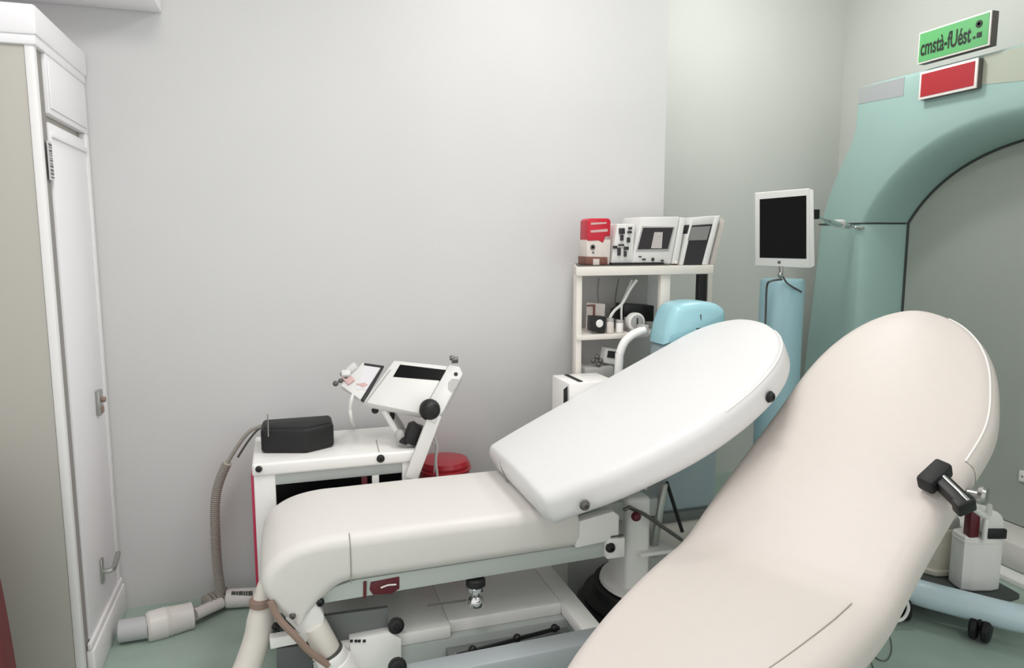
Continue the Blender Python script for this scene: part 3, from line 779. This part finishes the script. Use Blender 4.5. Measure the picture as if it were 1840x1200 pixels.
b = B(); q = cq([(632, 662)], .005)[0]; obox(b, q, (.05, .028, .03), (Vector((.8, .1, .6)).normalized(), Vector((-.6, 0, .8)).normalized(), Vector((0, -1, 0))), .006); obox(b, cq([(622, 674)], .01)[0], (.04, .03, .03), frame_of(NC), .006); obj('cap', b, 'device', t2)
b = B(); prism(b, cq([(614, 680), (628, 672), (638, 684), (626, 693)], .008), -NC*.02, .003); obj('pink_tag', b, 'pinkish', t2)
b = B(); tube(b, smooth_path([S(634, 709, Y=3.2), S(631, 720, Y=3.18), S(629, 735, Y=3.18), S(632, 755, Y=3.2), S(637, 766, Z=CT+.004)], 6), .008, 8); obj('cable', b, 'device', t2)

# black case on the cart, hose to the pipe
t = thing('black_case', 'black zipped case lying on top of the white cart', 'case', (.05, 3.2, CT))
tl = [S(468, 782, Z=CT), S(556, 788, Z=CT), S(602, 778, Z=CT)]
b = B(); prism(b, [(-.105, 3.19, CT+.0012), (.08, 3.13, CT+.0012), (.20, 3.2, CT+.0012), (.20, 3.36, CT+.0012), (-.10, 3.36, CT+.0012)], (0, 0, .105), .014, 3); obj('shell', b, 'black_soft', t)
b = B(); prism(b, [(-.09, 3.2, CT+.1), (.08, 3.15, CT+.1), (.19, 3.21, CT+.1), (.19, 3.34, CT+.1), (-.09, 3.34, CT+.1)], (0, 0, .012), .005); obj('lid', b, 'black_soft', t)
b = B(); tube(b, [S(482, 784, Y=3.165), S(481, 744, Y=3.165)], .003, 6); obj('strap', b, 'steel', t)
b = B(); ball(b, S(484, 789, Z=CT+.018), .02, (1.2, .8, .8)); obj('strap_clip', b, 'black', t)
t = thing('corrugated_hose', 'thin grey corrugated hose curving from the black case to the floor pipe', 'hose', (-.3, 3.42, 0))
pts = smooth_path([S(470, 765, Y=3.3), S(445, 778, Y=3.34), S(415, 820, Y=3.38), S(396, 860, Y=3.4), S(387, 900, Y=3.4), S(387, 960, Y=3.4), S(391, 1020, Y=3.41), S(396, 1062, Y=3.41), S(386, 1080, Y=3.4), S(350, 1100, Y=3.36)], 26)
pts = resample(pts, 340)
n0 = 85
b = B(); tube(b, pts[:n0+2], .009, 10); obj('smooth_end', b, 'hose', t)
b = B(); tube(b, pts[n0:], .021, 12, rf=lambda i: .0155+.006*(1 if i % 3 else 0)); obj('corrugated_tube', b, 'hose', t)
b = B(); tube(b, resample([p+Vector((.035, .02, .0)) for p in pts[10:n0-5]], 30), .005, 8); obj('side_cable', b, 'steel_dark', t)
t = thing('floor_pipe', 'white pipe with coupling lying on the floor along the wall', 'pipe', (-.55, 3.36, 0))
q = [S(215, 1134, Z=.05), S(268, 1126, Z=.05), S(350, 1104, Z=.05), S(398, 1082, Z=.048), S(470, 1076, Z=.045)]
b = B(); cyl(b, q[0], q[1], .047, 24); obj('pipe', b, 'pvc_grey', t)
dq = (q[2]-q[1]).normalized(); L = (q[2]-q[1]).length
b = B(); lathe(b, q[1]-dq*.01, [(.056, 0), (.064, .01), (.066, L*.42), (.061, L*.46), (.066, L*.48), (.062, L*.52), (.057, L*.9), (.058, L), (.03, L+.006)], 26, dq); obj('coupling', b, 'pvc', t)
b = B(); cyl(b, q[2], q[3], .026, 18); obj('adapter', b, 'pvc', t)
b = B(); cyl(b, q[3]+Vector((.02, .03, 0)), q[4]+Vector((-.02, .03, 0)), .043, 22, .004); pp = obj('side_pipe', b, 'pvc', t)
b = B(); k0 = q[3]+Vector((.05, .03, 0)); k1 = q[4]+Vector((-.04, .03, 0))
for k in range(9):
    c = k0.lerp(k1, k/8); box(b, c+Vector((-.006, -.034, .024)), c+Vector((random.choice((.002, .006)), -.022, .042)))
obj('print', b, 'steel_dark', pp, False)
b = B()
for k in range(6):
    c = q[2].lerp(q[3], .2+.15*k)+Vector((.02, .06, .0)); lathe(b, c, [(.03, 0), (.046, .003), (.046, .008), (.03, .011)], 14, (q[3]-q[2]).normalized())
obj('coil', b, 'hose', t)

# red bin behind
p0 = S(798, 835, Y=3.4)
b = B(); lathe(b, (p0.x, 3.4, 0), [(.10, 0), (.11, .02), (.12, p0.z-.05), (.125, p0.z-.045), (.128, p0.z+.01), (.115, p0.z+.03), (.06, p0.z+.036)], 30)
t = thing('waste_bin', 'red plastic waste bin between the cart and the bed', 'bin', (p0.x, 3.4, 0))
obj('bucket', b, 'red_bin', t)
b = B(); lathe(b, (p0.x, 3.4, p0.z-.02), [(.128, 0), (.134, .004), (.134, .012), (.128, .016)], 30); obj('rim', b, 'red_bin', t)

# ================================================================== shelf rack in the corner
SXa, SXb, SYa, SYb = 1.355, 2.115, 3.24, 3.53
t = thing('shelf_rack', 'white open shelf rack loaded with instruments near the wall corner', 'shelf', ((SXa+SXb)/2, (SYa+SYb)/2, 0))
TZ = 1.57
def board(z, th, x0, x1, m='paint_warm', name='shelf_board', in_=0):
    k = .40*(SYb-SYa)
    b = B(); prism(b, [(x0, SYa-.02+in_, z-th), (x1, SYa-.02+in_, z-th), (x1+.03, SYb, z-th), (x0+k, SYb, z-th)], (0, 0, th), .004); return obj(name, b, m, t)
board(TZ, .045, SXa, SXb)
board(TZ+.006, .0058, SXa+.01, SXb-.25, 'steel_dark', 'shelf_mat', .01)
MZ = 1.235
for z in (MZ, 1.0, .35): board(z, .025, SXa+.01, SXb-.22, in_=.01)
for x0, x1, y0 in ((SXa+.012, SXa+.042, SYa), (SXa+.11, SXa+.14, SYb-.04), (1.825, 1.88, SYa)):
    obj('post', box(B(), (x0, y0, 0), (x1, y0+.035, TZ-.044), .004), 'paint_warm', t)
x0 = S(1270, 520, Y=SYb-.05).x; obj('post', box(B(), (x0, SYb-.06, 0), (x0+.03, SYb-.025, TZ-.044), .004), 'paint_warm', t)
x0 = S(1253, 520, Y=SYb-.05).x; x1 = S(1269, 520, Y=SYb-.05).x
b = B(); box(b, (x0, SYb-.055, .9), (x1, SYb-.03, TZ-.044), .003); obj('dark_panel', b, 'black_soft', t)
obj('back_panel', box(B(), (SXa+.14, SYb-.012, MZ), (1.9, SYb-.004, TZ-.05)), 'device_grey', t, False)

# red and white pack
ZMIN = [TZ+.0068]
def up_poly(px, Y):
    out = []
    for x, y in px:
        p = S(x, y, Y=Y)
        if ZMIN[0]-.05 < p.z < ZMIN[0]+.012: p.z = ZMIN[0]
        out.append(p)
    return out
t = thing('sample_pack', 'red and white paper pack with brown base on the shelf top', 'pack', (1.49, 3.3, TZ+.006))
y = 3.26
b = B(); prism(b, up_poly([(1054, 472), (1055, 430), (1098, 430), (1096, 473)], y), (0, .1, 0), .006); obj('carton', b, 'bag_white', t)
b = B(); prism(b, up_poly([(1056, 433), (1057, 396), (1062, 392), (1094, 392), (1098, 396), (1097, 425), (1089, 424), (1084, 437), (1076, 432)], y-.004), (0, .1, 0), .006); rt = lab(obj('wrapper', b, 'red', t), 'glossy red wrapper')
b = B(); prism(b, up_poly([(1061, 414), (1092, 411), (1092, 416), (1062, 418)], y-.006), (0, .004, 0)); prism(b, up_poly([(1062, 400), (1090, 399), (1090, 402), (1062, 404)], y-.006), (0, .004, 0)); obj('white_band', b, 'pinkish', rt, False)
b = B(); prism(b, up_poly([(1053, 473), (1053, 461), (1092, 462), (1092, 474)], y-.006), (0, .1, 0), .003); obj('brown_base', b, 'brown', t)
b = B(); prism(b, up_poly([(1066, 472), (1066, 465), (1077, 465), (1077, 472)], y-.008), (0, .004, 0)); obj('base_label', b, 'bag_white', t, False)
b = B(); q = S(1065, 444, Y=y-.002); lathe(b, q, [(.013, 0), (.013, .002), (.006, .002), (.006, 0)], 14, (0, -1, 0)); box(b, q+Vector((-.002, -.002, -.03)), q+Vector((.008, .0, -.022))); obj('print', b, 'steel_dark', t, False)

# instrument with screen
t = thing('monitor_instrument', 'grey instrument with small picture screen and black sockets on the shelf', 'instrument', (1.78, 3.35, TZ+.006))
y = 3.25
tb_ = Vector((0, .2, 0))
b = B(); prism(b, up_poly([(1098, 475), (1109, 402), (1142, 402), (1136, 475)], y+.01), tb_, .006); mod = obj('socket_module', b, 'device', t)
b = B()
for x, yy, w_, h_ in ((1117, 415, 10, 10), (1132, 410, 6, 4), (1131, 417, 7, 4), (1117, 427, 5, 10), (1129, 431, 5, 9), (1105, 444, 7, 5), (1112, 452, 5, 14), (1125, 446, 8, 6), (1123, 456, 4, 10), (1116, 440, 10, 3)):
    q = S(x, yy, Y=y+.006); obj('socket', box(B(), q-Vector((w_*.0014, .008, h_*.0014)), q+Vector((w_*.0014, .006, h_*.0014)), .001), 'screen_dark', mod)
b = B(); prism(b, up_poly([(1135, 477), (1152, 390), (1222, 389), (1206, 479)], y), tb_, .008); bd = obj('case', b, 'device', t)
b = B(); prism(b, up_poly([(1207, 479), (1223, 390), (1232, 391), (1218, 478)], y-.0), tb_, .004); obj('case_edge', b, 'device', t)
b = B(); prism(b, up_poly([(1143, 452), (1154, 406), (1213, 407), (1202, 451)], y-.004), (0, .008, 0), .002); sf = obj('screen_frame', b, 'device_grey', bd)
b = B(); prism(b, up_poly([(1146, 448), (1156, 409), (1210, 409), (1200, 447)], y-.006), (0, .006, 0)); sc = obj('screen', b, 'screen_dark', bd, False)
b = B(); prism(b, up_poly([(1170, 446), (1176, 417), (1191, 417), (1189, 446)], y-.008), (0, .004, 0)); ball(b, S(1184, 423, Y=y-.006), .012, (1, .3, 1.1)); obj('screen_picture', b, 'screen_img', sc, False)
b = B()
for x, yy, w_, h_ in ((1157, 466, 7, 3), (1173, 466, 5, 6), (1190, 468, 5, 3), (1150, 461, 6, 2)):
    q = S(x, yy, Y=y-.003); obj('button', box(B(), q-Vector((w_*.0013, .004, h_*.0013)), q+Vector((w_*.0013, .004, h_*.0013)), .001), 'screen_dark', bd)
b = B(); box(b, (1.555, y-.008, TZ+.0068), (1.84, y+.16, TZ+.016)); obj('base_strip', b, 'black', t, False)
b = B(); ball(b, S(1214, 471, Y=y-.01), .008); obj('corner_foot', b, 'bottle', t)

# tilted frame on the shelf right end
ZMIN[0] = TZ+.001
t = thing('leaning_frame', 'white tilted frame with dark panel and grey inset on the shelf end', 'frame', (2.05, 3.35, TZ))
y = 3.24
b = B()
outer_ = [(1220, 480), (1241, 392), (1294, 387), (1270, 482)]
prism(b, up_poly([(1222, 480), (1243, 391), (1295, 387), (1290, 402), (1244, 405), (1228, 480)], y), (0, .12, 0), .004)
prism(b, up_poly([(1262, 482), (1285, 390), (1294, 387), (1272, 482)], y-.003), (0, .12, 0), .004)
obj('frame_edge', b, 'device', t)
b = B(); prism(b, up_poly([(1225, 479), (1238, 404), (1281, 401), (1262, 480)], y+.004), (0, .1, 0)); obj('dark_panel', b, 'screen_dark', t, False)
b = B(); prism(b, up_poly([(1236, 432), (1242, 408), (1277, 406), (1270, 431)], y-.002), (0, .01, 0)); obj('grey_inset', b, 'grey_glass', t, False)
b = B(); prism(b, up_poly([(1275, 482), (1296, 392), (1303, 396), (1284, 482)], y+.03), (0, .1, 0), .003); obj('rear_edge', b, 'bag_white', t)
b = B(); prism(b, up_poly([(1268, 482), (1290, 394), (1300, 394), (1281, 482)], y+.04), (0, .08, 0)); obj('side_web', b, 'device_grey', t, False)

# things on the middle shelf
ZMIN[0] = MZ+.001
y = 3.27
t = thing('black_box', 'black rectangular box on the middle shelf under the instruments', 'box', (1.70, 3.36, MZ))
b = B(); prism(b, up_poly([(1121, 576), (1121, 546), (1176, 549), (1175, 578)], y+.08), (0, .1, 0), .006); obj('box_shell', b, 'black', t)
b = B(); box(b, (1.68, y+.075, MZ+.001), (1.79, y+.2, MZ+.07), .006); obj('box_stand', b, 'device_grey', t)
t = thing('small_speaker', 'small black cube with white round front on the middle shelf', 'speaker', (1.46, 3.29, MZ))
b = B(); prism(b, up_poly([(1063, 595), (1064, 568), (1089, 569), (1088, 596)], y-.01), (0, .06, 0), .004); obj('cube', b, 'black', t)
b = B(); lathe(b, S(1077, 581, Y=y-.01), [(.018, -.002), (.02, .003), (.016, .006)], 16, (0, -1, 0)); obj('cone', b, 'bottle', t)
for i, (x, yy, r, h_, m_) in enumerate(((1096, 596, .019, .075, 'bag_white'), (1113, 597, .019, .065, 'bottle'))):
    q = S(x, yy-2, Y=y); 
    t = thing('jar', ('small translucent grey jar beside the black cube', 'small white jar with grey lid on the middle shelf')[i], 'jar', (q.x, y, MZ), None)
    b = B(); lathe(b, (q.x, y, MZ+.001), [(r*.85, 0), (r, .004), (r, h_*.7), (r*.8, h_*.8)], 18); obj('jar_body', b, m_, t)
    b = B(); lathe(b, (q.x, y, MZ+h_*.78), [(r*.9, 0), (r*.95, .003), (r*.95, h_*.2), (r*.8, h_*.22)], 18); obj('lid', b, 'device_grey', t)
t = thing('dial_gauge', 'round grey dial gauge with white rim on the middle shelf', 'gauge', (1.68, 3.28, MZ))
q = S(1143, 578, Y=y)
b = B(); lathe(b, q, [(.045, -.03), (.047, .0), (.045, .008), (.036, .010)], 24, (0, -1, 0)); obj('rim', b, 'bottle', t)
b = B(); lathe(b, q+Vector((0, -.009, 0)), [(.035, 0), (.035, .003)], 24, (0, -1, 0)); dl = obj('dial', b, 'device_grey', t)
b = B(); box(b, q+Vector((-.003, -.015, -.02)), q+Vector((.003, -.012, .02))); obj('needle', b, 'black', dl, False)
b = B(); box(b, (q.x-.03, y-.01, MZ+.001), (q.x+.03, y+.05, q.z-.035), .003); obj('gauge_stand', b, 'device_grey', t)
t = thing('paper_box', 'pinkish white paper box behind the black cube', 'box', (1.47, 3.38, MZ))
b = B(); prism(b, up_poly([(1062, 594), (1064, 545), (1088, 546), (1086, 594)], y+.08), (0, .07, 0), .004); pb = obj('carton', b, 'bag_white', t)
b = B(); prism(b, up_poly([(1056, 548), (1066, 547), (1066, 550), (1056, 551)], y+.075), (0, .01, 0)); prism(b, up_poly([(1066, 547), (1070, 547), (1069, 570), (1066, 570)], y+.075), (0, .01, 0)); obj('red_band', b, 'brown', pb, False)
t = thing('cable_bundle', 'white and grey cables hanging from the shelf top to the middle shelf', 'cables', (1.6, 3.36, MZ))
b = B(); tube(b, smooth_path([S(1144, 503, Y=3.34), S(1132, 520, Y=3.34), S(1118, 545, Y=3.34), S(1104, 558, Y=3.33), S(1096, 572, Y=3.32), S(1096, 588, Y=3.32)], 6), .008, 8); obj('cable', b, 'bottle', t)
b = B(); tube(b, smooth_path([S(1136, 503, Y=3.36), S(1124, 530, Y=3.36), S(1117, 550, Y=3.335), S(1117, 585, Y=3.33)], 6), .006, 8); obj('cable', b, 'device', t)
b = B(); tube(b, smooth_path([S(1112, 500, Y=3.42), S(1108, 520, Y=3.42), S(1104, 550, Y=3.4)], 6), .004, 6); obj('cable', b, 'steel_dark', t)
b = B(); tube(b, smooth_path([S(1076, 500, Y=3.45), S(1074, 520, Y=3.45), S(1075, 545, Y=3.43)], 6), .004, 6); obj('cable', b, 'panel_dark', t)
b = B(); prism(b, [S(x, yy, Y=3.38) for x, yy in ((1101, 572), (1103, 556), (1113, 550), (1112, 573))], (0, .04, 0), .003); obj('plug_block', b, 'black_soft', t)
# bent white tube lamp by the rack and grey box
t = thing('bent_tube', 'thick white bent tube arm rising in front of the rack', 'arm', (1.62, 3.15, 0))
b = B(); tube(b, smooth_path([(1.545, 3.17, .0), (1.545, 3.17, .6), S(1112, 655, Y=3.17), S(1114, 635, Y=3.17), S(1122, 615, Y=3.17), S(1137, 601, Y=3.17), S(1158, 592, Y=3.17)], 8), .021, 12); obj('tube', b, 'paint_white', t)
b = B(); lathe(b, (1.545, 3.17, 0), [(.06, 0), (.065, .008), (.03, .025)], 20); obj('tube_foot', b, 'paint_white', t)
b = B(); prism(b, up_poly([(1150, 612), (1153, 584), (1166, 584), (1166, 612)], 3.16), (0, .05, 0), .004); obj('tube_head', b, 'device_grey', t)
t = thing('testing_meter', 'small grey and white meter with dark display on the lower shelf', 'meter', (1.55, 3.3, 1.0))
b = B(); prism(b, up_poly([(1085, 652), (1090, 625), (1112, 627), (1110, 656)], 3.27), (0, .06, 0), .005); ph = obj('meter_body', b, 'device', t)
b = B(); prism(b, up_poly([(1091, 642), (1093, 630), (1107, 632), (1105, 644)], 3.266), (0, .006, 0)); obj('meter_display', b, 'screen_dark', ph, False)
for x, yy in ((1066, 648), (1073, 641), (1079, 648), (1075, 655)): obj('meter_knob', ball(B(), S(x, yy, Y=3.26), .013), 'steel_dark', t)
b = B(); box(b, (1.42, 3.25, 1.001), (1.58, 3.36, 1.07), .01); obj('meter_base', b, 'device_grey', t)
# white side unit poking out left of the rack
t = thing('drawer_unit', 'low white drawer unit with black slot peeking above the white backrest', 'drawer unit', (1.38, 3.05, 0))
z_ = S(1010, 690, Y=3.0).z
q0, q1 = S(1006, 688, Y=3.0), S(1095, 655, Y=3.2)
b = B(); prism(b, [(1.235, 3.0, 0), (1.235, 3.0, z_), (1.47, 3.0, z_), (1.47, 3.0, 0)], (0, .22, 0), .006); obj('carcass', b, 'paint_white', t)
b = B(); prism(b, [S(x, yy, Y=2.999) for x, yy in ((1013, 700), (1020, 694), (1020, 760), (1013, 760))], (0, .004, 0)); obj('slot', b, 'black', t, False)
b = B(); box(b, (1.29, 3.02, z_), (1.31, 3.2, z_+.004)); obj('top_slot', b, 'black_soft', t, False)

# ================================================================== light blue machine behind the backrest
t = thing('treatment_machine', 'machine with rounded light blue hood behind the white backrest', 'machine', (1.9, 3.09, 0))
b = B(); slab(b, [(1.725, 1.18), (1.735, 1.27), (1.765, 1.36), (1.80, 1.395), (1.90, 1.408), (2.0, 1.398), (2.055, 1.37), (2.068, 1.33), (2.06, 1.18)], (0, 3.0, 0), (1, 0, 0), (0, 0, 1), (0, -1, 0), .2, .05, 1, 80, crown=.01); hood = obj('hood', b, 'sky', t, angle=60)
b = B(); box(b, (1.902, 2.992, 1.30), (1.908, 3.0, 1.345), .002); obj('hood_slot', b, 'steel_dark', hood)
b = B(); box(b, (1.74, 3.02, .36), (2.05, 3.2, 1.2), .03, 3); obj('machine_body', b, 'sky_body', t)
b = B(); box(b, (1.72, 3.0, .32), (2.07, 3.21, .37), .01); obj('dark_skirt', b, 'panel_dark', t)
b = B(); box(b, (1.68, 2.97, .04), (2.11, 3.22, .32), .03, 3); obj('machine_base', b, 'paint_warm', t)
b = B(); 
for x in (1.74, 2.05):
    for yy in (3.02, 3.17): obj('foot', lathe(B(), (x, yy, 0), [(.025, 0), (.028, .01), (.02, .045)], 12), 'black', t)

# ================================================================== monitor on blue column
MX, MY = 2.748, 3.5
t = thing('monitor_stand', 'white framed black monitor on a pale blue column', 'monitor', (MX+.01, MY, 0))
nM = (CAM-Vector((MX, MY, 1.75))); nM.z = 0; nM.normalize(); nM = (nM+Vector((.06, 0, 0))).normalized()
pM = S(1405, 410, Y=MY)
def mp(px, off=0): return [p+nM*off for p in plane_poly(px, pM, nM)]
b = B(); prism(b, mp([(1356, 346), (1455, 338), (1456, 482), (1356, 478)]), -nM*.035, .006, 3); sc = obj('screen_housing', b, 'device', t)
b = B(); prism(b, mp([(1454, 339), (1462, 341), (1464, 478), (1455, 482)], -.002), -nM*.04, .004); obj('housing_side', b, 'device', t)
b = B(); prism(b, mp([(1365, 358), (1449, 351), (1449, 465), (1365, 463)], .001), -nM*.004); obj('screen', b, 'black_gloss', sc, False)
b = B(); lathe(b, mp([(1400, 471)], .0)[0], [(.009, 0), (.009, .003), (.006, .005)], 12, nM); obj('power_button', b, 'steel_dark', sc)
b = B(); tube(b, [S(1403, 478, Y=MY), S(1404, 505, Y=MY)], .012, 10); ball(b, S(1402, 494, Y=MY-.01), .016); obj('neck', b, 'steel', t)
b = B(); lathe(b, (MX+.01, MY, 0), [(.2, 0), (.205, .02), (.19, .04), (.125, .05), (.122, .06), (.122, 1.46), (.112, 1.475), (.02, 1.48)], 36); obj('column', b, 'col_blue', t)
b = B(); tube(b, smooth_path([S(1405, 502, Y=MY-.13), S(1385, 505, Y=MY-.13), S(1378, 515, Y=MY-.1), S(1376, 560, Y=MY-.08), S(1373, 640, Y=MY-.08)], 8), .006, 8); obj('cable', b, 'steel_dark', t)
b = B(); tube(b, smooth_path([S(1407, 497, Y=MY-.13), S(1416, 510, Y=MY-.13), S(1440, 524, Y=MY-.12)], 6), .005, 8); obj('cable', b, 'steel_dark', t)
t = thing('support_arm', 'chrome and white bracket arm joining monitor and teal scanner', 'arm', (3.2, 3.6, 1.75))
b = B(); tube(b, smooth_path([S(1466, 386, Y=MY+.02), S(1490, 398, X=3.2), S(1515, 405, X=3.38), S(1535, 408, X=GX-.022), S(1552, 410, X=GX-.01)], 6), .012, 10, rf=lambda i: .018 if 4 < i < 16 else .008); ar = obj('arm_tube', b, 'chrome', t)
b = B(); q = S(1466, 385, Y=MY+.01); box(b, q-Vector((.02, .02, .028)), q+Vector((.012, .02, .028)), .005); obj('arm_clamp', b, 'black', ar)
b = B(); q = S(1508, 402, X=3.34); obox(b, q, (.07, .05, .035), frame_of((0, .5, .1)), .008); obj('arm_joint', b, 'bottle', ar)

# ================================================================== mobile stand with blue tube base, canisters
t = thing('mobile_stand', 'castor stand with curved pale blue tube base and dark tray', 'stand', (2.85, 2.3, 0))
b = B(); tube(b, smooth_path([S(1575, 1035, Z=.13), S(1630, 1058, Z=.13), S(1740, 1088, Z=.13), S(1840, 1112, Z=.13), S(1960, 1128, Z=.13)], 10), .058, 22); obj('base_tube', b, 'tube_blue', t)
def castor(p, yaw):
    b = B(); d = Vector((math.cos(yaw), math.sin(yaw), 0)); s = Vector((-d.y, d.x, 0)); c = Vector((p.x, p.y, .056))
    for k in (-.022, .022): lathe(b, c+s*(k-.014), [(.036, -.004), (.05, .0), (.055, .006), (.055, .022), (.05, .028), (.036, .032)], 20, s)
    cyl(b, c-s*.03, c+s*.03, .014, 10); w_ = obj('castor', b, 'black', t)
    b = B(); cyl(b, (p.x, p.y, .05), (p.x, p.y, .1), .013, 10); obox(b, c+Vector((0, 0, .038)), (.06, .016, .04), (d, s, Vector((0, 0, 1))), .005); obj('fork', b, 'black_soft', w_)
castor(S(1760, 1150, Z=.0), .5)
pc = S(1616, 1112, Z=0); castor(pc, 1.0)
b = B(); tube(b, smooth_path([S(1600, 1118, Y=pc.y-.05), S(1622, 1112, Y=pc.y-.06), S(1632, 1095, Y=pc.y-.06), S(1630, 1080, Y=pc.y-.05)], 6), .007, 8); obj('castor_guard', b, 'bottle', t)
b = B(); prism(b, [(2.66, 2.46, .10), (2.9, 2.2, .10), (3.10, 2.22, .10), (3.12, 2.36, .10), (2.98, 2.66, .10), (2.7, 2.66, .1)], (0, 0, .028), .006); obj('tray', b, 'tray', t)
b = B(); lathe(b, (2.84, 2.52, .0), [(.04, 0), (.042, .02), (.03, .05), (.03, .1)], 16); obj('tray_foot', b, 'black', t)
b = B(); cyl(b, (2.72, 2.47, .12), (2.72, 2.47, 1.0), .02, 16); obj('post', b, 'steel', t)
TZ2 = .1285
q = S(1749, 1052, Z=TZ2)
t = thing('canister', 'white canister with black band and flip lid on the tray', 'canister', (q.x, q.y, TZ2))
b = B(); slab(b, [(-.085, -.06), (.085, -.06), (.095, 0), (.085, .065), (-.085, .065), (-.095, 0)], (q.x, q.y, TZ2+.255), _r, Vector((-_r.y, _r.x, 0)), (0, 0, 1), .255, .012, 1, 60); obj('canister_body', b, 'bottle', t)
b = B(); slab(b, [(-.087, -.062), (.087, -.062), (.097, 0), (.087, .067), (-.087, .067), (-.097, 0)], (q.x, q.y, TZ2+.235), _r, Vector((-_r.y, _r.x, 0)), (0, 0, 1), .012, .004, 1, 60); obj('collar', b, 'bottle', t)
fw = Vector((-_r.y, _r.x, 0))
b = B(); slab(b, [(-.02, 0), (.088, 0), (.09, .06), (.07, .11), (.02, .125), (-.035, .12)], Vector((q.x, q.y, TZ2+.25))-fw*.05, _r, Vector((0, 0, 1)), -fw, .1, .015, 1, 50); obj('lid', b, 'bottle', t)
b = B(); obox(b, Vector((q.x, q.y, TZ2+.272))+_r*.045-fw*.055, (.085, .02, .045), (_r, fw, ZZ), .005); lab(obj('band', b, 'black', t), 'black band under the lid')
b = B(); obox(b, Vector((q.x, q.y, TZ2+.32))-_r*.052-fw*.03, (.045, .05, .14), (_r, fw, ZZ), .008); lab(obj('red_tube', b, 'maroon', t), 'dark red tube in the lid')
b = B(); obox(b, Vector((q.x, q.y, TZ2+.39))-_r*.06-fw*.03, (.07, .05, .02), (_r, fw, ZZ), .006); obj('spout', b, 'bottle', t)
q2 = S(1692, 1022, Z=TZ2)
t = thing('canister', 'cream canister with grey neck behind the white canister', 'canister', (q2.x, q2.y, TZ2))
b = B(); slab(b, [(-.11, -.07), (.06, -.07), (.075, 0), (.06, .07), (-.11, .07)], (q2.x, q2.y, TZ2+.225), _r, fw, (0, 0, 1), .225, .015, 1, 60); obj('canister_body', b, 'bottle_cream', t)
b = B(); lathe(b, (q2.x, q2.y, TZ2+.225), [(.06, 0), (.058, .03), (.05, .045)], 22); obj('neck', b, 'device_grey', t)
b = B(); lathe(b, (q2.x, q2.y, TZ2+.268), [(.05, 0), (.045, .06), (.03, .11), (.02, .12)], 22); obj('cap', b, 'bottle', t)
b = B(); slab(b, [(-.13, -.085), (.07, -.085), (.085, 0), (.07, .085), (-.13, .085)], (q2.x, q2.y, TZ2+.03), _r, fw, (0, 0, 1), .03, .008, 1, 60); obj('foot_rim', b, 'bottle_cream', t)
# cable from handpiece to canister
b = B(); e0 = HP_END; e2 = Vector((q.x, q.y, TZ2+.31))-_r*.02-fw*.075
tube(b, smooth_path([e0, e0.lerp(e2, .12)+Vector((.02, 0, .0)), e0.lerp(e2, .5)+Vector((.05, 0, -.0)), e2+Vector((0, -.01, .1)), e2, e2+Vector((0, 0, -.06))], 8), .011, 10)
tag(obj('handpiece_cable', b, 'bottle'), 'white cable running from the black handpiece to the canister', 'cable')
b = B(); tube(b, smooth_path([(2.1, 1.98, .003), S(1552, 1150, Z=.003), S(1572, 1180, Z=.003), S(1592, 1186, Z=.003), S(1602, 1165, Z=.003), S(1596, 1130, Z=.003)], 8), .0022, 6)
tag(obj('floor_wire', b, 'steel_dark'), 'thin loose wire loop lying on the green floor', 'wire')
